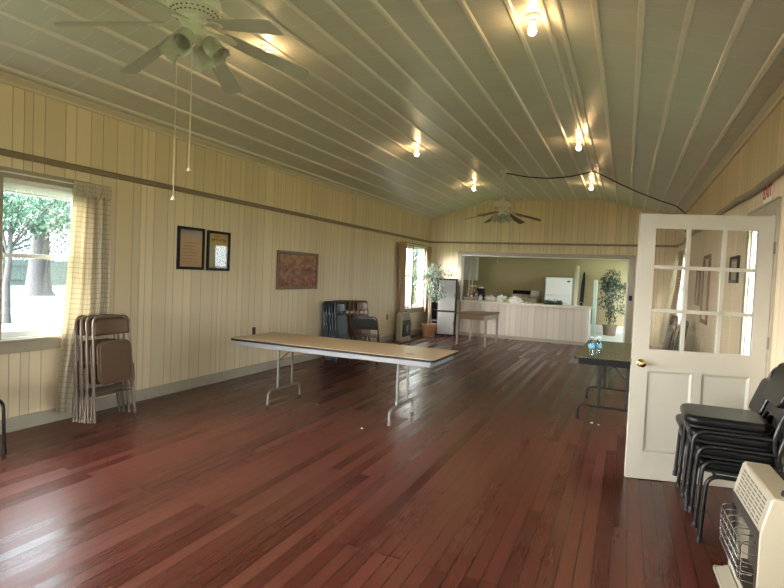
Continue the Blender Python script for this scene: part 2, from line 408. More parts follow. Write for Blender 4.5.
# ceiling: two slopes and a flat middle, 6 cm thick
mb = MB(); t = .06
prof = [(XL,ZE),(CA,ZF),(CB,ZF),(XR,ZE),(XR,ZE+t),(CB,ZF+t),(CA,ZF+t),(XL,ZE+t)]
mb.prism(prof, YR, YB, 'y')
ceil = mb.build('ceiling', M['ceiling'], smooth=False); ceil['kind'] = 'structure'
def ceil_z(x):
    if x < CA: return ZE + (x-XL)*(ZF-ZE)/(CA-XL)
    if x > CB: return ZE + (XR-x)*(ZF-ZE)/(XR-CB)
    return ZF
def ceil_ang(x): return math.atan2(ZF-ZE, CA-XL) if x < CA else (-math.atan2(ZF-ZE, XR-CB) if x > CB else 0)
bx = [-4.66,-4.37,-4.07,-3.79,-3.51,-3.24,-2.95,-2.655,-2.365,-2.075,-1.765,-1.478,-1.174,-.872,-.655,-.55,-.297,-.008,.263,.54,.80]
for i, x in enumerate(bx):
    w = .021
    M4 = Matrix.Translation((x, 0, ceil_z(x))) @ Matrix.Rotation(-ceil_ang(x), 4, 'Y')
    mb = MB(); mb.prism([(-w,.004),(w,.004),(w,-.006),(w*.55,-.016),(-w*.55,-.016),(-w,-.006)], YR, YB, 'y', M4)
    mb.build('batten', M['batten'], ceil, smooth=True, ang=25)
# cornices
def strip(name, pts, mat, num=None):
    o = MB()
    return o
mb = MB(); mb.prism([(XL,ZE-.055),(XL+.02,ZE-.055),(XL+.024,ZE-.03),(XL+.055,ZE+.006),(XL+.055,ZE+.03),(XL,ZE+.03)], YR, YB, 'y'); mb.build('trim_1', M['cornice'], smooth=False)['kind'] = 'structure'
mb = MB(); mb.prism([(XR,ZE-.055),(XR-.02,ZE-.055),(XR-.024,ZE-.03),(XR-.055,ZE+.006),(XR-.055,ZE+.03),(XR,ZE+.03)], YR, YB, 'y'); mb.build('trim_2', M['cornice'], smooth=False)['kind'] = 'structure'
mb = MB(); d = .05
top = [(XL,ZE),(CA,ZF),(CB,ZF),(XR,ZE)]
mb.prism(top + [(XR,ZE-d),(CB,ZF-d),(CA,ZF-d),(XL,ZE-d)], YB-.028, YB, 'y'); mb.build('trim_3', M['cornice'], smooth=False)['kind'] = 'structure'
# brown rails at 2.36 m
ZR = 2.388
mb = MB(); mb.box(XL, XL+.022, YR, YB, ZR-.055, ZR); mb.box(XL, XL+.03, YR, YB, ZR-.012, ZR); mb.build('trim_4', M['rail'], bevel=.004)['kind'] = 'structure'
mb = MB(); mb.box(XL+.03, XR, YB-.022, YB, ZR-.05, ZR); mb.build('trim_5', M['rail'], bevel=.004)['kind'] = 'structure'
mb = MB()      # the right-hand rail is warped and bows off the wall
pts = []; n = 80
for i in range(n+1):
    y = YR + (YB-.03-YR)*i/n
    pts.append((XR-.022-.014*math.sin(y*2.4)-.008*math.sin(y*5.1+1), y, ZR-.02 + .022*math.sin(y*1.9+.6)))
mb.tube(pts, .028, 8); mb.build('trim_6', plain('greyed_rail_wood', (.36,.31,.235), .5, 0, .12, 5))['kind'] = 'structure'
# baseboards
mb = MB(); mb.box(XL, XL+.018, YR, YB, 0, .125); mb.build('baseboard_left', M['base'], bevel=.005)['kind'] = 'structure'
mb = MB(); mb.box(XR-.018, XR, YR, DOOR_R[0]-.1, 0, .125); mb.box(XR-.018, XR, DOOR_R[1]+.1, YB, 0, .125); mb.build('baseboard_right', M['base'], bevel=.005)['kind'] = 'structure'
mb = MB(); mb.box(XL+.02, -4.02, YB-.018, YB, 0, .125); mb.box(.15, XR-.02, YB-.018, YB, 0, .125); mb.build('baseboard_back', M['base'], bevel=.005)['kind'] = 'structure'
# trim round the pass-through in the back wall
mb = MB(); a0, a1, z1 = OPEN_B[0], OPEN_B[1], OPEN_B[3]
mb.box(a0-.10, a0, YB-.025, YB, .9, z1+.09); mb.box(a1, a1+.13, YB-.025, YB, 0, z1+.09); mb.box(a0, a1, YB-.025, YB, z1, z1+.09)
mb.build('trim_7', M['trim'], bevel=.004)['kind'] = 'structure'
mb = MB(); mb.box(a0-.001, a0+.03, YB+.001, YB+.12, .9, z1); mb.box(a1-.03, a1+.001, YB+.001, YB+.12, 0, z1); mb.box(a0+.03, a1-.03, YB+.001, YB+.12, z1-.02, z1+.001)
mb.build('trim_8', M['white'], smooth=False)['kind'] = 'structure'

# ------------------------------------------------------------------ windows
def window(num, axis, wall, out, hole, casing, mullion=None, meet=True):
    """axis: direction the wall runs; wall: room face; out: -1/+1 outward sign"""
    a0, a1, z0, z1 = hole
    w = struct('window_%d' % num)
    def B(mb, d0, d1, p0, p1, q0, q1):     # depth from room face (positive = outwards)
        lo, hi = sorted((wall+out*d0, wall+out*d1))
        if axis == 'y': mb.box(lo, hi, p0, p1, q0, q1)
        else: mb.box(p0, p1, lo, hi, q0, q1)
    mb = MB(); c = .085
    B(mb, -.022, 0, a0-c, a0, z0-.02, z1+c); B(mb, -.022, 0, a1, a1+c, z0-.02, z1+c); B(mb, -.022, 0, a0, a1, z1, z1+c)
    mb.build('window_casing', casing, w, bevel=.004)
    mb = MB(); B(mb, -.05, .0, a0-c-.03, a1+c+.03, z0-.022, z0); B(mb, -.02, 0, a0-c, a1+c, z0-.12, z0-.022)
    mb.build('window_sill', casing, w, bevel=.004)
    mb = MB(); f = .032                    # jamb liner
    B(mb, 0, T, a0, a0+.012, z0, z1); B(mb, 0, T, a1-.012, a1, z0, z1); B(mb, 0, T, a0, a1, z1-.012, z1); B(mb, 0, T, a0, a1, z0, z0+.012)
    mb.build('window_jamb', M['vinyl'], w, smooth=False)
    spans = [(a0+.012, a1-.012)] if mullion is None else [(a0+.012, mullion-.035), (mullion+.035, a1-.012)]
    if mullion is not None:
        mb = MB(); B(mb, -.02, T, mullion-.035, mullion+.035, z0, z1); mb.build('mullion', casing, w, smooth=False)
    zm = z0 + (z1-z0)*.525
    for s0, s1 in spans:
        for k, (q0, q1, dd) in enumerate(((z0+.012, zm+.02, .045), (zm-.02, z1-.012, .08))):
            mb = MB()
            B(mb, dd, dd+.03, s0, s0+f, q0, q1); B(mb, dd, dd+.03, s1-f, s1, q0, q1)
            B(mb, dd, dd+.03, s0+f, s1-f, q0, q0+(.05 if k == 0 else .04)); B(mb, dd, dd+.03, s0+f, s1-f, q1-.04, q1)
            mb.build('sash', M['vinyl'], w, bevel=.003)
            mb = MB(); B(mb, dd+.012, dd+.016, s0+f, s1-f, q0+.04, q1-.035); mb.build('pane', M['glass'], w, smooth=False)
    return w
window(1, 'y', XL, -1, WIN_L[0], M['trim']); window(2, 'y', XL, -1, WIN_L[1], M['trim'], mullion=12.20)
window(3, 'y', XL, -1, WIN_L[2], M['trim']); window(4, 'y', XL, -1, WIN_L[3], M['trim']); window(9, 'y', XL, -1, WIN_L[4], M['trim'])
window(5, 'y', XR, 1, WIN_R[0], M['trim']); window(6, 'y', XR, 1, WIN_R[1], M['trim']); window(7, 'y', XR, 1, WIN_R[2], M['trim'])
window(8, 'x', YR, -1, WIN_B[0], M['trim'])
# ------------------------------------------------------------------ doorway in the right wall and its open door
mb = MB(); y0, y1, zt = DOOR_R[0], DOOR_R[1], DOOR_R[3]
mb.box(XR-.024, XR, y0-.075, y0, 0, zt+.1); mb.box(XR-.024, XR, y1, y1+.1, 0, zt+.1); mb.box(XR-.024, XR, y0, y1, zt, zt+.1)
mb.box(XR-.032, XR, y0-.085, y1+.11, zt+.1, zt+.118)
mb.build('trim_9', M['trim'], bevel=.004)['kind'] = 'structure'
mb = MB(); mb.box(XR+.001, XR+T+.02, y0-.001, y0+.02, 0, zt); mb.box(XR+.001, XR+T+.02, y1-.02, y1+.001, 0, zt); mb.box(XR+.001, XR+T+.02, y0+.02, y1-.02, zt-.02, zt+.001)
mb.build('trim_10', M['white'], smooth=False)['kind'] = 'structure'

DH, DL = Vector((.972, 4.735, 0)), Vector((.072, 4.519, 0))
ang = math.atan2((DH-DL).y, (DH-DL).x)
door = struct('door_1', (DL.x, DL.y, .006)); door.rotation_euler = (0,0,ang)
tag(door, 'cream panelled door with nine glass panes, standing open beside the black stacking chairs', 'door')
DW, DHt, DT = (DH-DL).length, 2.028, .04
gx = [.115, .826]; gz = [1.0, 1.92]     # glazed area
px = [(.115,.335),(.366,.581),(.613,.826)]; pz = [(1.0,1.284),(1.312,1.614),(1.642,1.92)]
lp = [(.100,.435),(.497,.828)]; lz = (.215,.84)
mb = MB(); h = DT
mb.box(0, gx[0], 0, h, 0, DHt); mb.box(gx[1], DW, 0, h, 0, DHt)
mb.box(gx[0], gx[1], 0, h, gz[1], DHt); mb.box(gx[0], gx[1], 0, h, lz[1], gz[0]); mb.box(gx[0], gx[1], 0, h, 0, lz[0])
mb.box(lp[0][1], lp[1][0], 0, h, lz[0], lz[1]); mb.box(lp[1][1]-.0, gx[1]+.016, .001, h-.001, lz[0]+.001, lz[1]-.001)
for a0, a1 in lp: mb.box(a0, a1, .013, h-.013, lz[0], lz[1])
mb.build('door_leaf', M['door'], door, smooth=False)
for a0, a1 in lp:                       # raised panels with moulded edge
    mb = MB(); i = .022; z0, z1 = lz
    for s, y in ((1, .013), (-1, h-.013)):
        o1 = [(a0+.004,z0+.004),(a1-.004,z0+.004),(a1-.004,z1-.004),(a0+.004,z1-.004)]; i1 = [(a0+i,z0+i),(a1-i,z0+i),(a1-i,z1-i),(a0+i,z1-i)]
        for k in range(4):
            p, q, r, t_ = o1[k], o1[(k+1)%4], i1[(k+1)%4], i1[k]
            vs = [mb.bm.verts.new(v) for v in ((p[0], y-s*.011, p[1]), (q[0], y-s*.011, q[1]), (r[0], y-s*.0005, r[1]), (t_[0], y-s*.0005, t_[1]))]
            mb.bm.faces.new(vs)
    mb.build('panel_moulding', M['door'], door, smooth=False)
mb = MB()
for a, b in zip(px, px[1:]): mb.box(a[1], b[0], .004, h-.004, gz[0], gz[1])
for a, b in zip(pz, pz[1:]): mb.box(gx[0], gx[1], .004, h-.004, a[1], b[0])
mb.build('muntin', M['door'], door, bevel=.004)
for a in px:
    for b in pz:
        mb = MB(); mb.box(a[0], a[1], .018, .021, b[0], b[1]); mb.build('pane', M['door_glass'], door, smooth=False)
for z in (1.80, 1.10, .25):
    mb = MB(); mb.tube([(DW+.004, -.006, z-.045), (DW+.004, -.006, z+.045)], .008, 8); mb.box(DW-.002, DW+.004, -.003, .03, z-.045, z+.045); mb.build('hinge', M['hinge'], door)
R90 = Matrix.Rotation(PI/2, 4, 'X')
mb = MB(); K = Matrix.Translation((.062, 0, .893)) @ R90
mb.lathe([(0,0),(.031,0),(.031,.003),(.022,.008),(.010,.012),(.010,.03),(.020,.036),(.027,.046),(.027,.056),(.018,.064),(0,.066)], M=K, seg=24)
mb.build('door_knob', M['brass'], door)
mb = MB(); mb.box(-.0015, .0, .008, .032, .87, .92); mb.build('latch_plate', M['hinge'], door, smooth=False)

# ------------------------------------------------------------------ kitchen shell beyond
mb = MB(); kw = [(13.95,16.75,.8,2.25)]
wall_boxes(mb, 'y', KX1, KX1+T, YB+.12, KY1+T, -.15, KZ, kw)
mb.box(KX0-T, KX0, YB+.12, KY1+T, -.15, KZ); mb.box(KX0, KX1, KY1, KY1+T, -.15, KZ)
mb.build('wall_kitchen', M['kwall'], smooth=False)['kind'] = 'structure'
o = MB().box(KX0, KX1+T, YB+.12, KY1, -.15, .003).build('floor_kitchen', M['kfloor'], smooth=False); o['kind'] = 'structure'
o = MB().box(KX0, KX1, YB+.12, KY1, KZ-.12, KZ).build('ceiling_kitchen', M['kceil'], smooth=False); o['kind'] = 'structure'
mb = MB(); mb.box(KX0, KX1, KY1-.02, KY1, 0, .235); mb.box(KX1-.02, KX1, YB+.12, KY1-.02, 0, .235); mb.build('baseboard_kitchen', M['white'], bevel=.004)['kind'] = 'structure'
T_ = T; window(10, 'y', KX1, 1, kw[0], M['white'], mullion=15.32)

b = thing('window_blind', 'white slatted blind drawn up at the top of the near left window', 'blind', (XL-.02, (WIN_L[0][0]+WIN_L[0][1])/2, WIN_L[0][3]-.013))
hw = (WIN_L[0][1]-WIN_L[0][0])/2-.02
MB().box(-.02,.018,-hw,hw,-.028,0).build('head_rail', M['vinyl'], b, bevel=.003)
for i in range(7): MB().box(-.018,.016,-hw+.004,hw-.004,-.036-.008*i,-.0325-.008*i).build('slat', M['white'], b, smooth=False)
MB().box(-.018,.016,-hw+.004,hw-.004,-.102,-.09).build('bottom_rail', M['vinyl'], b, bevel=.003)
# ------------------------------------------------------------------ ceiling fans
def make_fan(loc, drop, angles, rot_kit, body, blade_m, label, chains, droop=14):
    """root on the ceiling; z goes down. drop = ceiling to blade plane"""
    f = thing('ceiling_fan', label, 'ceiling fan', loc, (0,0,0), 'ceiling fans on long downrods')
    MB().lathe([(0,0),(.075,0),(.075,-.012),(.062,-.035),(.03,-.062),(.016,-.07),(0,-.07)], seg=24).build('canopy', body, f)
    zt = -drop + .235
    MB().tube([(0,0,-.06),(0,0,zt-.02)], .016, 12).build('downrod', M['porcelain'], f)
    MB().lathe([(0,zt+.02),(.03,zt+.015),(.03,zt-.02),(.06,zt-.045),(.12,zt-.06),(.145,zt-.085),(.15,zt-.12),(.14,zt-.135),(.147,zt-.14),(.147,zt-.15),(.118,zt-.175),(.10,zt-.19),(0,zt-.19)], seg=36).build('motor_housing', body, f)
    mb = MB()
    for k in range(28):
        for r, z, s in ((.131,zt-.1665,0),(.113,zt-.1815,.5)):
            a = 2*PI*(k+s)/28
            mb.lathe([(0,-.002),(.0062,-.002),(.0062,.002),(0,.002)], (0,0,0), 6, Matrix.Translation((r*math.cos(a), r*math.sin(a), z)))
    mb.build('vent_holes', M['fangrille'], f, smooth=False)
    zb = -drop
    MB().lathe([(0,zb+.045),(.07,zb+.045),(.075,zb+.02),(.06,zb-.005),(0,zb-.005)], seg=28).build('flywheel', body, f)
    for a in angles:
        R = Matrix.Rotation(math.radians(a), 4, 'Z')
        pit = Matrix.Translation((0,0,zb+.02)) @ Matrix.Rotation(math.radians(droop), 4, 'Y') @ Matrix.Rotation(math.radians(-12), 4, 'X')
        mb = MB(); poly = [(.175,-.045),(.66,-.064),(.69,-.057),(.70,-.03),(.70,.03),(.69,.057),(.66,.064),(.175,.045),(.165,.025),(.165,-.025)]
        mb.prism(poly, -.003, .003, 'z', R @ pit)
        bl = mb.build('blade', blade_m, f, smooth=False)
        mb = MB(); mb.prism([(.06,-.016),(.13,-.012),(.165,-.03),(.21,-.034),(.25,-.012),(.25,.012),(.21,.034),(.165,.03),(.13,.012),(.06,.016)], -.010, -.0035, 'z', R @ pit)
        for x, y in ((.19,-.02),(.19,.02),(.235,0)): mb.lathe([(0,-.0135),(.006,-.012),(.006,-.009)], (0,0,0), 8, R @ pit @ Matrix.Translation((x,y,0)))
        mb.build('blade_bracket', body, bl, bevel=.002)
    # light kit
    MB().lathe([(.05,zb-.005),(.05,zb-.03),(.062,zb-.045),(.062,zb-.065),(.035,zb-.085),(.014,zb-.095),(0,zb-.098)], seg=24).build('light_kit', body, f)
    for k in range(4):
        a = math.radians(rot_kit + 90*k)
        d = Vector((math.cos(a), math.sin(a), 0))
        Q = Matrix.Translation(Vector((0,0,zb-.05)) + d*.055) @ Matrix.Rotation(a, 4, 'Z') @ Matrix.Rotation(math.radians(180-42), 4, 'Y')
        arm = MB().tube([(0,0,-.01),(0,0,.04)], .014, 10)
        bmesh.ops.transform(arm.bm, matrix=Q, verts=arm.bm.verts[:])
        ar = arm.build('lamp_arm', body, f)
        mb = MB(); prof = [(.020,.03),(.034,.036),(.046,.055),(.052,.08),(.05,.105),(.047,.125),(.054,.145),(.066,.158)]
        rings = []; seg = 24
        for r, z in prof + [(r-.004, z) for r, z in prof[::-1]]:
            w = .06 if z > .12 else .02
            rings.append([mb.bm.verts.new(Q @ Vector((r*(1+w*math.cos(8*2*PI*q/seg))*math.cos(2*PI*q/seg), r*(1+w*math.cos(8*2*PI*q/seg))*math.sin(2*PI*q/seg), z+(.006*math.cos(8*2*PI*q/seg) if z > .14 else 0)))) for q in range(seg)])
        for A, B_ in zip(rings, rings[1:]):
            for q in range(seg): mb.bm.faces.new((A[q], A[(q+1)%seg], B_[(q+1)%seg], B_[q]))
        mb.build('lamp_shade', M['shade'], ar, ang=60)
    for dx, dy, ln in chains:
        c = MB().tube([(dx,dy,zb-.08),(dx,dy,zb-.08-ln)], .0022, 6).build('pull_chain', M['chain'], f)
        MB().lathe([(0,.012),(.004,.010),(.006,0),(.014,-.008),(.014,-.014),(0,-.016)], (dx,dy,zb-.08-ln), 14).build('pull_knob', M['porcelain'], c)
    return f
M['chain'] = plain('pale_pull_chain', (.72,.68,.52), .4)
def shade_glass():
    m, nt, b = new_mat('frosted_ribbed_shade')
    n = noise(nt, objc(nt), 60, 2)
    nt.links.new(mixc(nt, n, (.56,.60,.47), (.70,.73,.60)), b.inputs['Base Color']); b.inputs['Roughness'].default_value = .25
    b.inputs['Transmission Weight'].default_value = .25
    bp = N(nt, 'ShaderNodeBump'); bp.inputs['Strength'].default_value = .5; bp.inputs['Distance'].default_value = .003
    v = N(nt, 'ShaderNodeTexVoronoi'); v.inputs['Scale'].default_value = 70; nt.links.new(objc(nt), v.inputs['Vector'])
    nt.links.new(v.outputs[0], bp.inputs['Height']); nt.links.new(bp.outputs[0], b.inputs['Normal']); return m
M['shade'] = shade_glass()
FZ = ZF
make_fan((-2.356,2.418,FZ), FZ-2.865, [50+60*k for k in range(6)], 20, M['fan'], M['blade'], 'large ivory ceiling fan with pale grey blades and two long pull chains, near the camera', [(-.083,-.04,.90),(-.008,0,.73)])
make_fan((-2.125,9.75,FZ), FZ-2.70, [8+60*k for k in range(6)], 200, M['fan'], M['bladebrown'], 'small far ceiling fan with brown blades hanging before the back wall', [(.02,0,.12)])
# ------------------------------------------------------------------ bare bulbs
def make_bulb(loc, label):
    b = thing('ceiling_light', label, 'light', loc, (0,0,0), 'bare bulbs in white ceiling holders')
    MB().lathe([(0,0),(.058,0),(.060,-.006),(.05,-.02),(.032,-.03),(.028,-.046),(.02,-.048),(0,-.048)], seg=24).build('lamp_holder', M['porcelain'], b)
    MB().lathe([(.013,-.046),(.014,-.06),(.022,-.078),(.030,-.098),(.031,-.112),(.026,-.128),(.014,-.138),(0,-.141)], seg=18).build('bulb', M['bulb'], b)
    return b
for loc, lab in (((-.739,4.10),'bare lit bulb in white holder, nearest of the right-hand row of ceiling bulbs'),
                 ((-.705,7.86),'bare lit bulb in white holder, middle of the right-hand ceiling row'),
                 ((-.735,11.28),'bare lit bulb in white holder near the cord and the back wall'),
                 ((-3.0,3.95),'bare lit bulb in white holder behind the blade of the near fan'),
                 ((-3.04,7.74),'bare lit bulb in white holder, middle of the left-hand ceiling row'),
                 ((-3.035,11.07),'bare lit bulb in white holder left of the far ceiling fan')):
    make_bulb((*loc, ZF), lab)
tag(MB().tube(fillet([(-2.10,5.12,ZF+.0),(-2.10,5.12,ZF-.03),(-2.075,5.12,ZF-.045),(-2.06,5.12,ZF-.03)], .012), .0028, 6).build('ceiling_hook', M['porcelain']), 'tiny white hook screwed into the ceiling', 'hook')
cp = [(-2.20,9.85,ZF-.016),(-2.08,9.93,ZF-.03),(-1.75,10.05,ZF-.08),(-1.4,10.1,ZF-.105),(-1.05,10.1,ZF-.09),(-.72,10.05,ZF-.035),(-.63,10.0,ZF-.022),(-.5,10.15,ceil_z(-.5)-.03),(-.25,10.5,ceil_z(-.25)-.045),(.1,10.95,ceil_z(.1)-.05),(.45,11.3,ceil_z(.45)-.045),(.8,11.6,ceil_z(.8)-.03),(.93,11.78,ZE-.06),(.985,11.8,ZE-.12),(.988,11.8,ZE-.45)]
tag(MB().tube(fillet(cp, .1, 3), .011, 8).build('electric_cord', M['cordblack']), 'black cord sagging across the ceiling from the far fan to the right wall', 'cord')
# ------------------------------------------------------------------ EXIT sign
s = thing('exit_sign', 'cream paper sign with red EXIT letters above the doorway', 'sign', (XR-.001, 5.165, 2.275))
MB().box(-.004, 0, -.15, .15, -.105, .105).build('sign_board', M['exitpaper'], s, smooth=False)
cu = bpy.data.curves.new('exit_text', 'FONT'); cu.body = 'EXIT'; cu.size = .135; cu.align_x = 'CENTER'; cu.align_y = 'CENTER'; cu.extrude = .001; cu.space_character = 1.05; cu.offset = .004
to = bpy.data.objects.new('lettering', cu); COL.objects.link(to); dg = bpy.context.evaluated_depsgraph_get()
me = bpy.data.meshes.new_from_object(to.evaluated_get(dg)); bpy.data.objects.remove(to)
me.materials.clear(); me.materials.append(M['exitred']); to = bpy.data.objects.new('lettering', me); COL.objects.link(to); to.parent = s
to.matrix_local = Matrix.Translation((-.0055,0,0)) @ Matrix(((0,0,-1,0),(-1,0,0,0),(0,1,0,0),(0,0,0,1)))
# ------------------------------------------------------------------ curtains
def curtain_fn(y0t, y1t, y0b, y1b, zt, zb, x0t, x0b, amp, folds, sgn, late=0.0):
    def fn(u, v):
        k = v*v*(3-2*v)
        q = max(0, (v-late)/(1-late)); q = q*q*(3-2*q)
        y = (y0t+(y0b-y0t)*(.55*v+.45*k))*(1-u) + (y1t+(y1b-y1t)*q)*u
        x = x0t + (x0b-x0t)*k + amp*(.55+.45*v)*math.sin(2*PI*folds*u + 1.3) + .25*amp*math.sin(2*PI*folds*2.3*u+v*2)
        z = zt + (zb-zt)*v + .012*math.sin(u*9)*v
        return Vector((x*1.0, y, z))
    return fn
def curtain(label, mat, root, fnargs, wmat, uvs, header=True, rod=None):
    c = thing('curtain', label, 'curtain', root, (0,0,0), 'checked window curtains')
    mb = MB(); mb.grid(curtain_fn(*fnargs), 64, 60, uvs)
    o = mb.build('cloth', mat, c, ang=180, recalc=False)
    sm = o.modifiers.new('thick', 'SOLIDIFY'); sm.thickness = .0025
    if header:
        a = list(fnargs); zt = fnargs[4]
        mb = MB()
        def hf(u, v):
            y = fnargs[0]*(1-u)+fnargs[1]*u
            return Vector((fnargs[6] + fnargs[10]*.022 + .010*math.sin(u*40)*v + .006*math.sin(u*23), y+.004*math.sin(v*5), zt+.035-.135*v + .012*v*math.sin(u*26)))
        mb.grid(hf, 70, 8, (uvs[0], .16)); o = mb.build('header_ruffle', mat, c, ang=180, recalc=False); sm = o.modifiers.new('thick', 'SOLIDIFY'); sm.thickness = .0025
    if rod:
        y0, y1, x, z = rod
        MB().tube(fillet([(x-.06*fnargs[10], y0, z),(x, y0, z),(x, y1, z),(x-.06*fnargs[10], y1, z)], .03), .007, 8).build('curtain_rod', M['white'], c)
    return c
# near-left: falls from 2.2 m and swings in over the window towards its hem
curtain('cream checked curtain hanging at the near left window beside the brown folding chairs', M['check'], (XL,0,0),
        (3.40,3.80,3.25,3.53,2.195,.09,.058,.085,.027,4.0,1,.5), None, (.78,2.1), rod=(2.80,3.82,.058,2.20))
curtain('tan checked curtain on the near side of the far left window above the gas heater', M['brown_check'], (XL,0,0),
        (11.14,11.56,11.30,11.55,2.19,.10,.075,.10,.03,4.0,1), None, (.8,2.1), rod=(11.12,13.30,.075,2.20))
curtain('tan checked curtain in the back left corner behind the potted tree', M['brown_check'], (XL,0,0),
        (12.93,13.30,12.98,13.3,2.19,.55,.075,.08,.026,3.0,1), None, (.6,1.6))
curtain('brown checked curtain on the right wall seen through the glass of the open door', M['brown_check'], (XR,0,0),
        (11.25,11.75,11.1,11.7,2.11,.06,-.09,-.24,.03,4.0,-1), None, (.8,2.0), rod=(11.2,12.85,-.085,2.13))
curtain('pale sunlit checked curtain hanging beyond the brown one on the right wall', M['check'], (XR,0,0),
        (12.2,12.8,12.1,12.75,2.11,.3,-.10,-.26,.03,4.0,-1), None, (.8,1.8))
# ------------------------------------------------------------------ pictures on the walls
def text_strokes(mb, x, y0, y1, z, h, amp, n=40, seed=0):
    rr = random.Random(seed); pts = []
    for i in range(n+1):
        pts.append((x, y0+(y1-y0)*i/n, z + amp*math.sin(i*1.7+seed)+rr.uniform(-h,h)))
    mb.tube(pts, .0022, 4)
def picture(name, label, cat, wallx, sg, y0, y1, z0, z1, fw, fmat, fill, glassy=True, tilt=0):
    p = thing(name, label, cat, (wallx, (y0+y1)/2, z1)); cy = (y0+y1)/2; a, b, hgt = y0-cy, y1-cy, z1-z0
    p.rotation_euler = (tilt, 0, 0)
    def B(mb, d0, d1, p0, p1, q0, q1):
        lo, hi = sorted((sg*d0, sg*d1)); mb.box(lo, hi, p0, p1, q0, q1); return mb
    mb = MB(); B(mb,.002,.026,a,a+fw,-hgt,0); B(mb,.002,.026,b-fw,b,-hgt,0); B(mb,.002,.026,a+fw,b-fw,-fw,0); B(mb,.002,.026,a+fw,b-fw,-hgt,-hgt+fw)
    mb.build('frame', fmat, p, bevel=.003)
    mb = MB(); B(mb,.004,.012,a+fw,b-fw,-hgt+fw,-fw); mb.build('print', fill, p, smooth=False)
    if glassy:
        mb = MB(); B(mb,.016,.018,a+fw,b-fw,-hgt+fw,-fw); mb.build('glass', M['glass'], p, smooth=False)
    return p, B, a+fw, b-fw, -hgt+fw, -fw
def gradient_print(name, stops, axis=2, lo=-.5, hi=0, nz=.0, nscale=8):
    m, nt, b = new_mat(name); sep = N(nt, 'ShaderNodeSeparateXYZ'); nt.links.new(objc(nt), sep.inputs[0])
    v = math_(nt, 'DIVIDE', math_(nt, 'SUBTRACT', sep.outputs[axis], lo), hi-lo)
    if nz: v = math_(nt, 'ADD', v, math_(nt, 'MULTIPLY', math_(nt, 'SUBTRACT', noise(nt, objc(nt), nscale, 4), .5), nz))
    nt.links.new(ramp(nt, v, stops), b.inputs['Base Color']); b.inputs['Roughness'].default_value = .6; return m
g1 = gradient_print('tan_and_blue_print', [(0,(.50,.33,.19)),(.72,(.58,.40,.24)),(.86,(.44,.38,.34)),(1,(.20,.25,.38))], nz=.25, nscale=4)
p, B, a, b, z0, z1 = picture('framed_print', 'black framed tan print with bluish top, left of the two black frames', 'picture', XL, 1, 4.735, 5.165, 1.442, 1.945, .034, M['frame_black'], g1)
mb = MB()
for i in range(7): text_strokes(mb, .0125, a+.05, b-.07-.04*(i%3), z1-.15-.038*i, .003, .002, 30, i)
mb.build('faint_writing', plain('faint_rust_ink', (.24,.12,.07), .8), p)
g2 = gradient_print('gold_title_print', [(0,(.24,.15,.07)),(.1,(.46,.40,.26)),(.62,(.50,.44,.28)),(.68,(.62,.42,.11)),(1,(.58,.38,.12))], nz=.08)
p, B, a, b, z0, z1 = picture('framed_print', 'black framed print with dark script title on gold, right of the two black frames', 'picture', XL, 1, 5.215, 5.63, 1.438, 1.937, .034, M['frame_black'], g2)
mb = MB(); text_strokes(mb, .0125, a+.03, b-.03, z1-.075, .012, .012, 44, 3); text_strokes(mb, .0125, a+.09, b-.16, z1-.035, .006, .006, 18, 5)
mb.build('script_title', plain('dark_ink', (.03,.02,.015), .8), p)
g3 = gradient_print('warm_scene_print', [(0,(.26,.07,.045)),(.2,(.30,.12,.07)),(.35,(.34,.24,.16)),(.5,(.20,.06,.05)),(.65,(.36,.17,.09)),(1,(.46,.26,.14))], lo=-.53, hi=-.05, nz=.10, nscale=24)
nt = g3.node_tree; vo = N(nt, 'ShaderNodeTexVoronoi'); nt.links.new(vscale(nt, objc(nt), (1,9,14)), vo.inputs['Vector']); vo.inputs['Scale'].default_value = 1.6
bb = nt.nodes['Principled BSDF']; src = bb.inputs['Base Color'].links[0].from_socket; vbw = N(nt, 'ShaderNodeRGBToBW'); nt.links.new(vo.outputs['Color'], vbw.inputs[0])
sp = N(nt, 'ShaderNodeSeparateXYZ'); nt.links.new(objc(nt), sp.inputs[0])
nt.links.new(mixc(nt, .5, src, ramp(nt, vbw.outputs[0], [(.2,(.08,.03,.03)),(.4,(.30,.06,.05)),(.5,(.38,.20,.11)),(.62,(.44,.32,.20)),(.78,(.20,.09,.06))])), bb.inputs['Base Color'])
p, B, a, b, z0, z1 = picture('framed_picture', 'brown framed warm red and tan picture on the left wall above the tan table', 'picture', XL, 1, 6.68, 7.83, 1.185, 1.775, .05, M['frame_brown'], g3, False, math.radians(0.0))
# right-wall pictures, seen through the door glass
gr = plain('grey_print', (.45,.42,.36), .4)
picture('framed_picture', 'tall brown framed pale picture on the right wall behind the door glass', 'picture', XR, -1, 8.13, 8.72, 1.0, 1.93, .05, M['frame_brown'], plain('pale_poster', (.62,.62,.58), .4))
picture('framed_picture', 'dark brown picture left of the tall pale one behind the door glass', 'picture', XR, -1, 9.1, 9.5, 1.22, 1.76, .05, M['frame_brown'], plain('brown_poster', (.22,.14,.09), .4))
picture('framed_picture', 'small dark framed picture near the light switch, behind the door glass', 'picture', XR, -1, 6.15, 6.58, 1.55, 1.82, .03, M['frame_black'], gr)
def plate(name, label, cat, x, sg, y, z, mat, sw=False):
    o = thing(name, label, cat, (x, y, z))
    MB().box(*sorted((0, sg*.006)), -.036, .036, -.058, .058).build('cover_plate', mat, o, bevel=.002)
    mb = MB()
    if sw: mb.box(*sorted((sg*.006, sg*.016)), -.005, .005, -.012, .012)
    else:
        for dz in (-.02, .02): mb.lathe([(0,0),(.014,0),(.014,.002),(0,.002)], M=Matrix.Translation((sg*.006,0,dz)) @ Matrix.Rotation(sg*PI/2, 4, 'Y'), seg=12)
    mb.build('toggle' if sw else 'socket', M['blackplastic'], o)
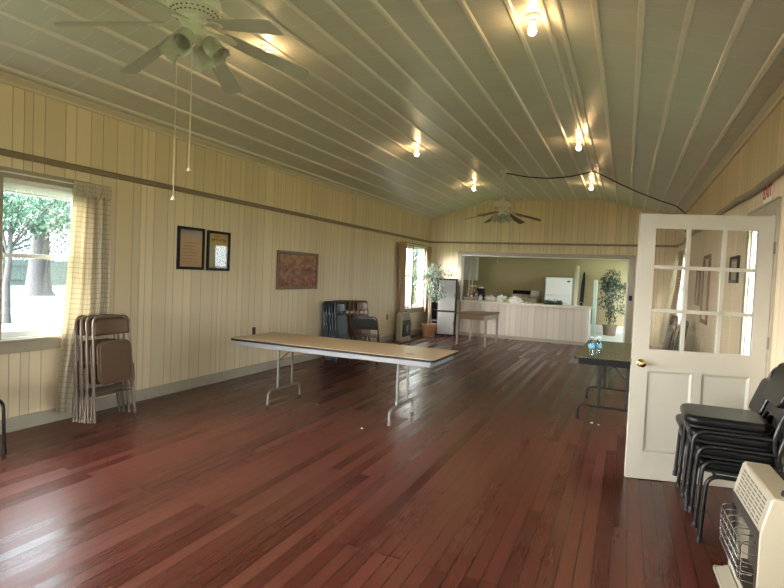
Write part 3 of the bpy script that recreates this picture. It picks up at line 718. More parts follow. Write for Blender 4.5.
plate('wall_outlet', 'brown wall outlet left of the far gas heater', 'outlet', XL, 1, 10.83, .535, M['outlet'])
plate('wall_outlet', 'dark wall outlet just above the left end of the long tan table', 'outlet', XL, 1, 6.2, .60, M['outlet'])
plate('light_switch', 'dark light switch by the doorway, seen through the door glass', 'switch', XR, -1, 5.82, 1.22, M['switchplate'], True)
plate('light_switch', 'small black light switch on the right post of the kitchen opening', 'switch', .098, 1, YB-.03, 1.17, M['blackplastic'], True)
bpy.data.objects['light_switch.001'].rotation_euler = (0,0,-PI/2)
# ------------------------------------------------------------------ folding banquet tables
def folding_table(label, loc, rot, L, W, H, top_m, edge_m, apron_m, leg_m, inset, foot_w, group, edge=.03):
    t = thing('folding_table', label, 'table', loc, (0,0,rot), group)
    mb = MB(); mb.prism(rrect(-L/2, L/2, -W/2, W/2, .03), H-.012, H, 'z'); mb.build('tabletop', top_m, t, ang=30)
    mb = MB(); mb.prism(rrect(-L/2-.002, L/2+.002, -W/2-.002, W/2+.002, .032), H-.026, H-.004, 'z'); mb.build('edge_band', edge_m, t, ang=30)
    i = .045; mb = MB(); h0, h1 = H-.082, H-.026
    mb.box(-L/2+i, L/2-i, -W/2+i, -W/2+i+.012, h0, h1); mb.box(-L/2+i, L/2-i, W/2-i-.012, W/2-i, h0, h1)
    mb.box(-L/2+i, -L/2+i+.012, -W/2+i, W/2-i, h0, h1); mb.box(L/2-i-.012, L/2-i, -W/2+i, W/2-i, h0, h1)
    mb.build('apron', apron_m, t, bevel=.003)
    r = .0135
    for s in (-1, 1):
        x = s*(L/2-inset); pw = .135; fw = foot_w/2
        # the bent foot bar, with two posts standing on it
        foot = MB().tube(fillet([(x,-fw,.0),(x,-fw,.155),(x,fw,.155),(x,fw,.0)], .085, 6), r, 10)
        fo = foot.build('leg', leg_m, t)
        for q in (-pw, pw):
            mb = MB(); mb.tube([(x,q,.155),(x,q,H-.03)], r, 10); mb.tube([(x,q,.40),(x,q,.47)], r+.003, 10); mb.build('leg_post', leg_m, fo)
        for q in (-fw, fw): MB().lathe([(0,0),(.018,0),(.018,.03),(.014,.04)], (x,q,0), 12).build('foot_cap', M['hinge'] if leg_m is M['steel'] else M['blackplastic'], fo)
        # folding brace to the underside: one bar from a yoke between the posts
        mb = MB(); xi = x - s*.30
        mb.tube([(xi,0,H-.035),(x-s*.10,0,.60 if H > .6 else .5)], .009, 8)
        mb.tube([(x-s*.10,0,.60),(x,-pw,.46)], .007, 8); mb.tube([(x-s*.10,0,.60),(x,pw,.46)], .007, 8)
        mb.lathe([(0,-.02),(.018,-.02),(.018,.02),(0,.02)], (x-s*.10,0,.60), 12)
        mb.build('folding_brace', M['hinge'] if leg_m is M['steel'] else leg_m, t)
    return t
TH = .708
folding_table('long tan-topped folding banquet table on grey steel legs in the middle of the floor', (-2.80, 5.165, 0), math.radians(-.5), 2.40, .80, TH, M['tabletop'], M['edgeblack'], M['apron'], M['steel'], .47, .62, None)
folding_table('dark olive-topped folding table with black legs beside the open white door', (-.062, 6.775, 0), math.radians(88.8), 1.80, .76, .725, M['tabledark'], M['edgeblack'], M['edgeblack'], M['black'], .33, .68, None)
mk = MB(); mk.lathe([(0,0),(.05,0),(.052,.0015),(0,.0018)], (0,0,0), 20, Matrix.Diagonal((1,.55,1,1)))
tag(mk.build('cable_grommet', plain('worn_brown_patch', (.25,.17,.1), .6), None, loc=(-1.93, 4.98, TH+.0005)), 'small brown oval mark on the right end of the tan table', 'mark')
# water bottles
def bottle(loc, label, h=.205):
    b = thing('water_bottle', label, 'bottle', loc, (0,0,0), 'water bottles on the dark table')
    MB().lathe([(0,.004),(.02,0),(.030,.004),(.032,.012),(.030,.05),(.032,.055),(.030,.07),(.032,.09),(.032,.13),(.028,.155),(.014,.18),(.0125,.186),(.0125,.196),(0,.196)], seg=20).build('bottle_body', M['plastic_clear'], b)
    MB().lathe([(.0326,.085),(.0332,.086),(.0332,.128),(.0326,.129)], seg=20).build('bottle_label', M['labelblue'], b)
    MB().lathe([(0,.192),(.0145,.192),(.0145,.207),(.013,.209),(0,.209)], seg=16).build('bottle_cap', M['capwhite'], b)
bottle((-.300, 5.985, .726), 'clear water bottle with blue label, nearer the left edge of the dark table')
bottle((-.232, 6.055, .726), 'clear water bottle with blue label, right of the other one on the dark table')
# ------------------------------------------------------------------ steel folding chairs
def folded_chair(name, label, loc, rot, enamel, tube, group, cat='chair'):
    """stands folded flat; width on x, faces +y, leans back by rot.x"""
    c = thing(name, label, cat, loc, rot, group)
    r = .0115; w = .212
    MB().tube(fillet([(-w-.012,.0,0),(-w+.004,.0,.5),(-w+.015,.0,.975),(w-.015,.0,.975),(w-.004,.0,.5),(w+.012,.0,0)], .075, 7), r, 10).build('front_frame', tube, c)
    mb = MB(); mb.tube(fillet([(-w-.03,-.022,.005),(-w+.032,-.024,.55),(w-.032,-.024,.55),(w+.03,-.022,.005)], .03, 5), .0105, 10); mb.build('rear_frame', tube, c)
    # backrest: shallow curved sheet with rolled edge
    mb = MB()
    def bf(u, v):
        x = -(w-.018)+2*(w-.018)*u; z = .80 + .165*v
        return Vector((x, -.012+.016*(1-(2*u-1)**2)*-1+.012, z - (.05*(abs(2*u-1)**6) if v > .5 else 0)*(v-.5)*2))
    mb.grid(bf, 14, 6); o = mb.build('backrest', enamel, c, ang=180, recalc=False); s = o.modifiers.new('thick', 'SOLIDIFY'); s.thickness = .008
    # seat: dished pressed panel with rounded corners, folded up against the frame
    mb = MB(); P = [(x*(1-.09*(.74-z)/.4*-1) if False else x, z) for x, z in rrect(-.187,.187,.335,.745,.075,6)]
    mb.prism(P, .012, .028, 'y')
    inner = [(x*.86, .54+(z-.54)*.86) for x, z in P]; n = len(P)
    mb.prism(inner, .0275, .033, 'y')
    mb.build('seat', enamel, c, bevel=.005, ang=35)
    mb = MB(); mb.tube([(-w+.01,-.022,.235),(w-.01,-.022,.235)], .008, 8); mb.tube([(-w-.002,.0,.275),(w+.002,.0,.275)], .008, 8); mb.build('crossbar', tube, c)
    for s in (-1, 1):
        mb = MB(); mb.box(s*(w+.004)-.004, s*(w+.004)+.004, -.03, .02, .32, .50); mb.lathe([(0,-.007),(.010,-.007),(.010,.007),(0,.007)], M=Matrix.Translation((s*(w+.008),0,.44)) @ Matrix.Rotation(PI/2,4,'Y'), seg=10)
        mb.build('hinge_bracket', tube, c)
        for q, y, rr in ((s*(w+.012),0,.015),(s*(w+.03),-.022,.014)):
            MB().lathe([(0,0),(rr,0),(rr,.028),(rr-.003,.032)], (q,y,0), 10).build('foot_cap', tube, c)
    return c
RZ = -PI/2
def lean_stack(proto, specs, labels, group, lean, rz=RZ):
    for i, ((x, y), lab) in enumerate(zip(specs, labels)):
        if i == 0: proto.location = (x, y, 0); proto.rotation_euler = (lean, 0, rz); proto['label'] = lab; c = proto
        else: c = dup_thing(proto, (x, y, 0), (lean+.004*i, 0, rz+.02*((i*7)%3-1)), lab, group)
g = 'brown folding chairs leaning by the near left window'
pc = folded_chair('folding_chair', '', (0,0,0), (0,0,0), M['tan'], M['tanleg'], g)
lean_stack(pc, [(-4.440,3.690),(-4.492,3.665),(-4.544,3.65),(-4.596,3.635)],
    ['brown metal folding chair at the front of the stack leaning beside the checked curtain',
     'brown metal folding chair second from the front of the stack beside the checked curtain',
     'brown metal folding chair third from the front of the stack beside the checked curtain',
     'brown metal folding chair at the back of the stack beside the checked curtain'], g, math.radians(5.4))
g = 'navy folding chairs leaning on the left wall'
pc = folded_chair('folding_chair', '', (0,0,0), (0,0,0), M['navy'], M['navy'], g)
NW = ['navy folding chair at the front of the navy stack on the left wall','navy folding chair second in the navy stack on the left wall','navy folding chair third in the navy stack on the left wall','navy folding chair fourth in the navy stack on the left wall','navy folding chair hindmost of the navy stack, against the left wall']
lean_stack(pc, [(-4.36,8.10),(-4.415,8.11),(-4.47,8.12),(-4.525,8.13),(-4.58,8.14)], NW, g, math.radians(6.5), RZ+.03)
g = 'dark brown folding chairs leaning on the left wall'
pc = folded_chair('folding_chair', '', (0,0,0), (0,0,0), M['darkbrown'], M['darkbrown'], g)
BW = ['dark brown folding chair at the front of the brown stack behind the grey chair','dark brown folding chair second in the brown stack behind the grey chair','dark brown folding chair third in the brown stack behind the grey chair','dark brown folding chair fourth in the brown stack behind the navy chairs','dark brown folding chair fifth in the brown stack behind the navy chairs','dark brown folding chair hindmost in the brown stack, against the left wall']
lean_stack(pc, [(-4.30,8.84),(-4.36,8.80),(-4.42,8.76),(-4.485,8.70),(-4.55,8.62),(-4.63,8.55)], BW, g, math.radians(6.5))
# chairs on the right wall seen through the door glass
g = 'folding chairs leaning on the right wall'
c1 = folded_chair('folding_chair', 'brown folding chair leaning on the right wall below the curtain, behind the door glass', (.68,10.85,0), (math.radians(9),0,PI/2+.2), M['tan'], M['tanleg'], g)
c2 = folded_chair('folding_chair', 'navy folding chair leaning on the right wall, through the middle of the door glass', (.72,9.35,0), (math.radians(8),0,PI/2+.15), M['navy'], M['navy'], g)
# open grey folding chair, seen from behind
def open_chair(label, loc, rz):
    c = thing('folding_chair', label, 'chair', loc, (0,0,rz)); r = .0115; w = .212; e = M['charcoal']
    MB().tube(fillet([(-w-.01,.36,0),(-w,.12,.46),(-w+.012,-.06,.775),(w-.012,-.06,.775),(w,.12,.46),(w+.01,.36,0)], .07, 7), r, 10).build('front_frame', e, c)
    MB().tube(fillet([(-w-.02,-.06,0),(-w+.03,.21,.42),(w-.03,.21,.42),(w+.02,-.06,0)], .03, 5), .0105, 10).build('rear_frame', e, c)
    mb = MB()
    def bf(u, v):
        x = -(w-.016)+2*(w-.016)*u; z = .555+.205*v
        return Vector((x, .075-.66*(z-.555)-.02*(1-(2*u-1)**2), z - (.06*abs(2*u-1)**6 if v > .5 else 0)*(v-.5)*2))
    mb.grid(bf, 14, 6); o = mb.build('backrest', e, c, ang=180, recalc=False); s = o.modifiers.new('thick','SOLIDIFY'); s.thickness = .008
    mb = MB(); mb.prism(rrect(-.19,.19,.03,.42,.07), .43, .445, 'z'); mb.build('seat', e, c, bevel=.005)
    MB().tube([(-w+.004,.012,.115),(w-.004,.012,.115)], .008, 8).build('crossbar', e, c)
    for s in (-1,1):
        for q, y in ((s*(w+.01),.36),(s*(w+.02),-.06)): MB().lathe([(0,0),(.015,0),(.015,.03),(.012,.034)], (q,y,0), 10).build('foot_cap', M['blackplastic'], c)
open_chair('charcoal folding chair standing open behind the tan table, its back to the camera', (-3.905, 7.96, 0), math.radians(14))
# ------------------------------------------------------------------ black vinyl stacking chairs
def stack_chair(label, loc, rz, group):
    """faces +y; origin on the floor between the legs"""
    c = thing('stacking_chair', label, 'chair', loc, (0,0,rz), group); r = .0125
    mb = MB(); P = rrect(-.205,.205,-.20,.245,.075,6)
    mb.prism(P, .422, .480, 'z'); o = mb.build('seat', M['vinylblack'], c, bevel=.024, bseg=5, ang=60)
    mb = MB(); mb.prism(rrect(-.19,.19,-.185,.23,.06,5), .408, .4245, 'z'); mb.build('seat_board', M['blackplastic'], o, bevel=.003)
    # legs: each side is one bent tube: front leg, side rail, then down to the rear foot
    for s in (-1, 1):
        x = s*.225
        l = MB().tube(fillet([(x,.215,0),(x,.195,.402),(x-s*.005,-.19,.402)], .075, 6), r, 10).build('leg', M['black'], c)
        l2 = MB().tube(fillet([(x,-.27,0),(x-s*.006,-.195,.402),(x-s*.012,-.225,.50)], .05, 4), r, 10).build('leg', M['black'], c)
        MB().lathe([(0,0),(.016,0),(.016,.03),(.013,.034)], (x,.215,0), 10).build('foot_cap', M['blackplastic'], l)
        MB().lathe([(0,0),(.016,0),(.016,.03),(.013,.034)], (x,-.27,0), 10).build('foot_cap', M['blackplastic'], l2)
    MB().tube([(-.22,.15,.392),(.22,.15,.392)], .009, 8).build('crossbar', M['black'], c)
    def back(t): return -.225 - (t-.50)*.36
    MB().tube(fillet([(-.213,back(.48),.48),(-.205,back(.875),.875),(.205,back(.875),.875),(.213,back(.48),.48)], .07, 7), r, 10).build('back_frame', M['black'], c)
    mb = MB(); P = rrect(-.192,.192,.575,.805,.04,4)
    mb.prism(P, -.016, .022, 'y')
    for v in mb.bm.verts: v.co.y += back(v.co.z) + .006 + .02*(abs(v.co.x)/.19)**2
    mb.build('backrest', M['vinylblack'], c, bevel=.010, bseg=3, ang=60)
    return c
g = 'black stacking chairs in front of the open door'
p0 = stack_chair('black vinyl stacking chair at the bottom of the tall near stack by the cream heater', (.688, 3.835, 0), PI/2, g)
for i, lab in enumerate(['black vinyl stacking chair second from the bottom of the tall near stack', 'black vinyl stacking chair third from the bottom of the tall near stack', 'black vinyl stacking chair on top of the tall near stack by the door']):
    dup_thing(p0, (.688-.026*(i+1), 3.835+.004*i, .084*(i+1)), (0,0,PI/2), lab, g)
dup_thing(p0, (.655, 4.30, 0), (0,0,PI/2+.03), 'black vinyl stacking chair at the bottom of the low stack against the open door', g)
dup_thing(p0, (.630, 4.30, .084), (0,0,PI/2+.03), 'black vinyl stacking chair on top of the low stack against the open door', g)
dup_thing(p0, (-4.50, 2.36, 0), (0,0,-PI/2-.05), 'black chair only just in view at the left edge beside the window', None)
bpy.data.objects['stacking_chair.006'].pop('group', None)
# ------------------------------------------------------------------ gas heaters
def heater(label, loc, rz, W, H, D):
    """faces +y, width on x; origin on the floor under the middle of the front"""
    h = thing('gas_heater', label, 'heater', loc, (0,0,rz), 'cream gas heaters on floor trays')
    zf = H*.74; w = W/2
    # casing as a side profile extruded: upper front slopes back a little
    mb = MB(); th = .012
    mb.prism([(0,.05),(0,.09),(-.02,.09),(-.02,.05)], -w+th, w-th, 'x')
    side = [(-D,.03),(0,.03),(0,zf),(-.035,H-.012),(-.045,H),(-D,H)]
    for a, b in ((-w,-w+th),(w-th,w)): mb.prism(side, a, b, 'x')
    mb.prism([(-D,H-th),(-.045,H-th),(-.045,H),(-D,H)], -w+th, w-th, 'x')
    mb.prism([(-D,.03),(-D+th,.03),(-D+th,H-th),(-D,H-th)], -w+th, w-th, 'x')
    mb.build('casing', M['heater'], h, bevel=.006)
    mb = MB(); mb.prism([(0,zf),(-.035,H-.012),(-.045,H-.001),(-.056,H-.004),(-.045,H-.016),(-.012,zf)], -w+th, w-th, 'x'); lo = mb.build('louver_panel', M['heater'], h, bevel=.003)
    mb = MB(); n = 6; sl = math.atan2(.035, H-.012-zf)
    L = math.hypot(.035, H-.012-zf)
    for i in range(n):
        cx = -w+.05+(W-.1)*(i+.5)/n
        for k in range(7):
            t = (k+1)/8; y = -.035*t; z = zf + (H-.012-zf)*t
            mb.box(cx-.028, cx+.028, y-.001, y+.0012, z-.0032, z+.0032)
    mb.build('louver_slots', M['slot'], lo, smooth=False)
    mb = MB(); mb.box(-w+th, w-th, -D*.6, -D*.6+.01, .10, zf); mb.box(-w+th, w-th, -D*.6, 0, .09, .10); mb.prism([(0.004,zf-.05),(0.004,zf),(-.02,zf),(-.02,zf-.05)], -w+.01, w-.01, 'x')
    mb.prism([(.004,.09),(.004,zf-.05),(-.012,zf-.05),(-.012,.09)], w-.035, w-.012, 'x'); mb.prism([(.004,.09),(.004,zf-.05),(-.012,zf-.05),(-.012,.09)], -w+.012, -w+.035, 'x')
    mb.build('grille_frame', M['heaterdark'], h, smooth=False)
    mb = MB(); nb = 3; bw = (W-.12)/nb
    for i in range(1): mb.box(-w+.06, -w+.15, -.04, -.028, .17, .33)
    mb.build('burner_plaque', M['heatpaper'], h, bevel=.004)
    mb = MB(); rr = .0032
    for k in range(7):
        x = -w+.05+(W-.1)*k/6
        mb.tube(fillet([(x,-.01,.20),(x,.055,.20),(x,.055,zf-.065),(x,-.01,zf-.065)], .025, 4), rr, 6)
    for k in range(5):
        z = .205+(zf-.28)*k/4
        mb.tube(fillet([(-w+.03,-.01,z),(-w+.045,.058,z),(w-.045,.058,z),(w-.03,-.01,z)], .03, 4), rr, 6)
    mb.build('wire_guard', M['chrome'], h)
    mb = MB(); mb.prism(rrect(-w-.02, w+.02, -D-.01, .065, .015), .0, .022, 'z'); mb.prism([(0,.022),(.06,.022),(0,.05)], -w+.01, w-.01, 'x'); mb.box(-w+.01, w-.01, -D+.01, -.001, .022, .032)
    mb.build('floor_tray', M['heater'], h, bevel=.004)
    MB().lathe([(0,0),(.02,0),(.02,.012),(.017,.02),(0,.021)], (-w+.07,-D+.05,H), 16).build('control_knob', M['blackplastic'], h)
    mb = MB(); mb.box(-w-.0015, -w, -D+.02, -.06, .05, .15); mb.build('rating_plate', plain('grey_rating_plate', (.5,.46,.36), .4), h, smooth=False)
    return h
heater('cream gas heater with wire guard standing in front of the black stacking chairs', (.578, 3.02, 0), PI/2+.03, .54, .605, .155)
hh = heater('small cream gas heater under the far left window below the tan curtain', (-4.50, 11.30, 0), -PI/2, .50, .63, .15)
# ------------------------------------------------------------------ potted trees
def ficus(label, loc, pot_r, pot_h, pot_m, trunks, blobs, n, L, leaf, seed):
    rr = random.Random(seed)
    t = thing('potted_tree', label, 'plant', loc, (0,0,0), 'potted weeping fig trees')
    k = pot_r
    MB().lathe([(0,0),(k*.76,0),(k*.80,.01),(k*.95,pot_h*.86),(k*1.04,pot_h*.88),(k*1.04,pot_h),(k*.93,pot_h),(k*.90,pot_h*.9),(0,pot_h*.88)], seg=24).build('pot', pot_m, t)
    MB().lathe([(k*.9,pot_h*.885),(0,pot_h*.93)], seg=20).build('soil', M['soil'], t)
    mb = MB(); tips = []
    for i in range(trunks):
        a = 2*PI*i/trunks; z1 = min(b[2] for b in blobs)+.12; zt = max(b[2]+b[5] for b in blobs)*.9
        mb.tube([(.05*math.cos(a),.05*math.sin(a),pot_h*.88),(.035*math.cos(a+1.2),.035*math.sin(a+1.2),(pot_h+z1)/2),(.05*math.cos(a+2.5),.05*math.sin(a+2.5),z1),(.09*math.cos(a+3),.09*math.sin(a+3),zt)], [.016,.014,.012,.005], 8)
    for i in range(26):
        b = rr.choice(blobs); p = Vector((b[0]+rr.uniform(-.8,.8)*b[3], b[1]+rr.uniform(-.8,.8)*b[4], b[2]+rr.uniform(-.6,.8)*b[5]))
        q = Vector((rr.uniform(-.04,.04), rr.uniform(-.04,.04), max(pot_h+.35, p.z-.28)))
        mb.tube([q, (q+p)/2+Vector((0,0,.04)), p], [.006,.0045,.002], 5)
    mb.build('trunk', M['bark'], t)
    mb = MB()
    for i in range(n):
        b = rr.choices(blobs, [q[3]*q[5] for q in blobs])[0]
        while True:
            d = Vector((rr.uniform(-1,1), rr.uniform(-1,1), rr.uniform(-1,1)))
            if d.length < 1: break
        p = Vector((b[0]+d.x*b[3], b[1]+d.y*b[4], b[2]+d.z*b[5]))
        mb.leaf(p, L*rr.uniform(.7,1.25), L*rr.uniform(.34,.5), Euler((rr.uniform(-2.2,-.2), rr.uniform(-.6,.6), rr.uniform(0, 2*PI))))
    mb.build('foliage', leaf, t, smooth=False, recalc=False)
    return t
ficus('potted fig tree in a woven brown basket in front of the far left window', (-4.38,12.50,0), .19, .31, M['terracotta'], 3,
      [(0,0,1.42,.34,.3,.26),(.10,0,1.15,.30,.28,.28),(-.28,-.05,1.50,.22,.2,.12),(.38,0,1.56,.2,.18,.13),(.05,0,1.66,.25,.22,.2),(.02,0,.98,.2,.2,.16)], 620, .085, M['ficus'], 3)
ficus('potted fig tree on the pale kitchen floor at the right of the opening', (-.375,16.55,.003), .20, .30, M['greybasket'], 4,
      [(0,0,1.62,.26,.24,.3),(.05,0,1.25,.36,.3,.35),(-.2,0,.95,.22,.22,.2),(.15,0,.8,.3,.26,.25),(.32,0,1.42,.2,.16,.12),(-.1,0,1.5,.25,.2,.25),(0,0,.55,.16,.16,.2)], 900, .10, M['ficusdark'], 8)
# ------------------------------------------------------------------ storage cabinet
c = thing('storage_cabinet', 'black storage cabinet with two light grey doors in the back left corner', 'cabinet', (-4.22,13.0,0), (0,0,math.radians(14)))
x0, x1, y0, y1, H = -.30, .335, -.20, .205, 1.43; xm = -.115
mb = MB(); mb.box(x0,x0+.02,y0,y1,.0,H); mb.box(x1-.02,x1,y0,y1,0,H); mb.box(xm-.01,xm+.01,y0,y1,.04,H-.03); mb.box(x0+.02,x1-.02,y1-.012,y1,.04,H-.03); mb.box(x0+.02,x1-.02,y0,y1-.012,.0,.04)
mb.box(x0-.01,x1+.01,y0-.025,y1,H-.03,H); mb.build('carcass', M['blackplastic'], c, bevel=.003)
for z in (.36,.62,1.0):
    MB().box(x0+.02,xm-.01,y0+.01,y1-.012,z,z+.018).build('shelf', M['greydoor'] if z == .36 else M['blackplastic'], c, smooth=False)
MB().box(xm+.01,x1-.02,y0-.012,y1-.012,.60,.635).build('middle_rail', M['blackplastic'], c, smooth=False)
for z0, z1 in ((.05,.595),(.64,1.39)):
    mb = MB(); mb.box(xm+.012,x1-.022,y0-.018,y0-.001,z0,z1)
    d = mb.build('cabinet_door', M['greydoor'], c, bevel=.004)
    mb = MB(); e = .03
    for a, b in (((xm+.012+e, z0+e),(x1-.022-e, z1-e)),):
        mb.tube([(a[0],y0-.018,a[1]),(b[0],y0-.018,a[1]),(b[0],y0-.018,b[1]),(a[0],y0-.018,b[1])], .004, 6, closed=True)
    mb.build('door_moulding', M['greydoor'], d)
    MB().box(x1-.05,x1-.038,y0-.032,y0-.018,(z0+z1)/2-.05,(z0+z1)/2+.05).build('door_handle', M['blackplastic'], d, bevel=.002)
# ------------------------------------------------------------------ counter in the opening
c = thing('serving_counter', 'long serving counter with pale panelled front and cream top across the kitchen opening', 'counter', (-2.41, YB, 0))
MB().box(-1.45, 1.60, -.03, .14, 0, .865).build('counter_front', M['counter_panel'], c, smooth=False)
MB().box(-1.45, 1.60, -.045, -.031, 0, .085).build('kickboard', M['base'], c, bevel=.004)
MB().box(1.601, 1.655, -.075, .50, 0, .865).build('end_post', M['white'], c, bevel=.004)
mb = MB(); mb.prism(rrect(-1.455, 1.69, -.14, .58, .02), .866, .905, 'z'); mb.build('worktop', M['worktop'], c, bevel=.006)
CT = .905
# ------------------------------------------------------------------ small wooden table
t = thing('small_table', 'small brown-topped wooden table with pale legs in front of the serving counter', 'table', (-3.03, 11.95, 0), (0,0,math.radians(-2)))
mb = MB(); mb.prism(rrect(-.36,.36,-.55,.55,.02), .68, .705, 'z'); mb.build('tabletop', M['oldwood'], t, bevel=.004)
mb = MB()
mb.box(-.31,.31,-.50,-.48,.57,.68); mb.box(-.31,.31,.48,.50,.57,.68); mb.box(-.32,-.30,-.48,.48,.57,.68); mb.build('apron', M['oldwood'], t, bevel=.003)
MB().box(.30,.32,-.48,.48,.57,.68).build('apron', M['greylegs'], t, bevel=.003)  # right side in the paler leg wood, painted as the lit face
for sx in (-1,1):
    for sy in (-1,1):
        mb = MB(); cx, cy = sx*.315, sy*.49
        vs = []
        for z, h in ((0,.016),(.57,.024),(.68,.024)):
            vs.append([mb.bm.verts.new((cx+a*h, cy+b*h, z)) for a, b in ((-1,-1),(1,-1),(1,1),(-1,1))])
        mb.bm.faces.new(vs[0][::-1]); mb.bm.faces.new(vs[-1])
        for A, B_ in zip(vs, vs[1:]):
            for k in range(4): mb.bm.faces.new((A[k], A[(k+1)%4], B_[(k+1)%4], B_[k]))
        mb.build('leg', M['greylegs'], t, smooth=False)
# ------------------------------------------------------------------ things on the counter
cy = YB+.22
def on(x, y=0): return (x, cy+y, CT)
b = thing('serving_basket', 'pale wicker basket of small jars at the left end of the counter', 'basket', on(-3.70,-.08))
MB().lathe([(0,0),(.09,0),(.14,.03),(.155,.075),(.148,.078),(.132,.036),(.085,.008),(0,.008)], seg=26).build('basket_bowl', M['basketpale'], b)
MB().tube(arc((0,0,.06), .145, 0, PI, 14, (0,1,0), (0,0,1.6)), .008, 6).build('basket_handle', M['basketpale'], b)
for i, (dx, dy, m, h, lab) in enumerate(((-.05,.0,'red',.13,'small red jar standing in the pale basket on the counter'),(.055,.02,'capwhite',.15,'small white jar standing in the pale basket on the counter'))):
    j = thing('jar', lab, 'jar', (-3.70+dx, cy-.08+dy, CT+.009))
    MB().lathe([(0,0),(.028,0),(.03,.005),(.03,h*.7),(.022,h*.82),(0,h*.82)], seg=14).build('jar_body', M[m], j)
    MB().lathe([(0,h*.82),(.024,h*.82),(.024,h),(0,h)], seg=14).build('jar_lid', M['capwhite' if m == 'red' else 'red'], j)
r = thing('paper_towel_stand', 'tall white upright towel holder behind the basket on the counter', 'holder', on(-3.76,.20))
MB().lathe([(0,0),(.075,0),(.075,.015),(.02,.02),(0,.02)], seg=22).build('stand_base', M['white'], r)
for dx in (-.035,.05): MB().tube([(dx,0,.015),(dx,0,.52 if dx > 0 else .68)], .012, 10).build('stand_post', M['white'], r)
MB().tube([(-.035,0,.36),(.17,0,.36)], .014, 8).build('cross_rail', M['white'], r)
def bottle2(name, label, x, y, h, rad, m, capm, cat='bottle'):
    o = thing(name, label, cat, on(x, y))
    MB().lathe([(0,0),(rad*.95,0),(rad,.006),(rad,h*.62),(rad*.45,h*.78),(rad*.4,h*.88),(0,h*.88)], seg=16).build('bottle_body', M[m], o)
    MB().lathe([(0,h*.88),(rad*.5,h*.88),(rad*.5,h),(0,h)], seg=14).build('bottle_cap', M[capm], o)
bottle2('sauce_bottle', 'red sauce bottle beside the basket on the counter', -3.60, .05, .26, .045, 'red', 'capwhite')
bottle2('sauce_bottle', 'dark brown bottle behind the red sauce bottle on the counter', -3.60, .22, .30, .04, 'darkbrown', 'red')
bottle2('soap_bottle', 'blue-grey squeeze bottle left of the black coffee pot on the counter', -3.50, -.10, .17, .04, 'bluegrey', 'capwhite')
k = thing('coffee_maker', 'black coffee maker with pale lid on the counter', 'coffee maker', on(-3.44,.10))
mb = MB(); mb.box(-.09,.09,-.10,.10,0,.03); mb.box(-.09,.09,.03,.10,.03,.27); mb.box(-.09,.09,-.10,.10,.24,.31); mb.build('body', M['blackplastic'], k, bevel=.008)
MB().lathe([(0,.032),(.055,.032),(.065,.07),(.06,.13),(.045,.16),(0,.16)], (0,-.035,0), 18).build('carafe', M['coffee'], k)
MB().box(-.05,.05,-.06,.06,.311,.345).build('lid', M['capwhite'], k, bevel=.01)
bottle2('spray_bottle', 'white jug standing in front of the coffee maker on the counter', -3.40, -.10, .15, .055, 'capwhite', 'bluegrey', 'jug')
def bag(label, x, y, w, d, h, m, seed):
    rr = random.Random(seed); mb = MB()
    bmesh.ops.create_icosphere(mb.bm, subdivisions=4, radius=1)
    from mathutils import noise as NZ
    for v in mb.bm.verts:
        n = v.co.normalized(); q = 1 + .32*NZ.noise(n*2.2+Vector((seed,0,0))) + .22*NZ.noise(n*5+Vector((0,seed,0)))
        v.co = Vector((n.x*w*q, n.y*d*q, max(0, (n.z*.85+.55)*h*q*.68)))
    o = mb.build('plastic_bag', M[m], None, loc=on(x, y), ang=50); tag(o, label, 'bag', 'crumpled bags on the counter')
bag('crumpled white bag left of the middle of the counter, nearest the coffee maker', -3.16, -.02, .13, .12, .14, 'crumple', 1)
bag('loose greyish white bag second from the left on the counter', -2.88, .0, .13, .11, .15, 'capwhite', 2)
bag('bright white crumpled bag in front of the stove on the counter', -2.52, -.08, .16, .11, .14, 'crumple', 5)
o = MB().lathe([(0,0),(.035,0),(.045,.06),(.042,.062),(.033,.006),(0,.006)], seg=16).build('cup', M['yellow'], None, loc=on(-2.77,-.14)); tag(o, 'small yellow cup between two white bags on the counter', 'cup')
o = MB().lathe([(0,0),(.05,0),(.085,.012),(.085,.016),(.05,.006),(0,.006)], seg=20).build('small_plate', M['basketpale'], None, loc=on(-3.29,-.16)); tag(o, 'pale small plate lying on the counter near the coffee maker', 'plate')
o = MB().lathe([(0,0),(.04,0),(.052,.035),(.048,.036),(.037,.006),(0,.006)], seg=16).build('small_bowl', M['basketpale'], None, loc=on(-2.20,-.06)); tag(o, 'small pale bowl between the white bag and the garland', 'bowl')
mb = MB(); rr = random.Random(4)
for i in range(420):
    a = rr.uniform(0, 2*PI); q = rr.gauss(0,.035)
    p = Vector((.17*math.cos(a)+q, .10*math.sin(a)+q, max(.004, .045+rr.gauss(0,.028))))
    mb.leaf(p, .065, .022, Euler((rr.uniform(-1.2,1.2), rr.uniform(-1,1), rr.uniform(0, 2*PI))))
for v in mb.bm.verts: v.co.z = max(v.co.z, .002)
w = thing('garland', 'dark green leafy garland lying on the right half of the counter', 'garland', on(-1.60,-.04))
mb.build('foliage', M['garland'], w, smooth=False, recalc=False)
MB().tube([(.17*math.cos(a*PI/12), .10*math.sin(a*PI/12), .03) for a in range(24)], .012, 6, closed=True).build('wire_ring', M['garland'], w)
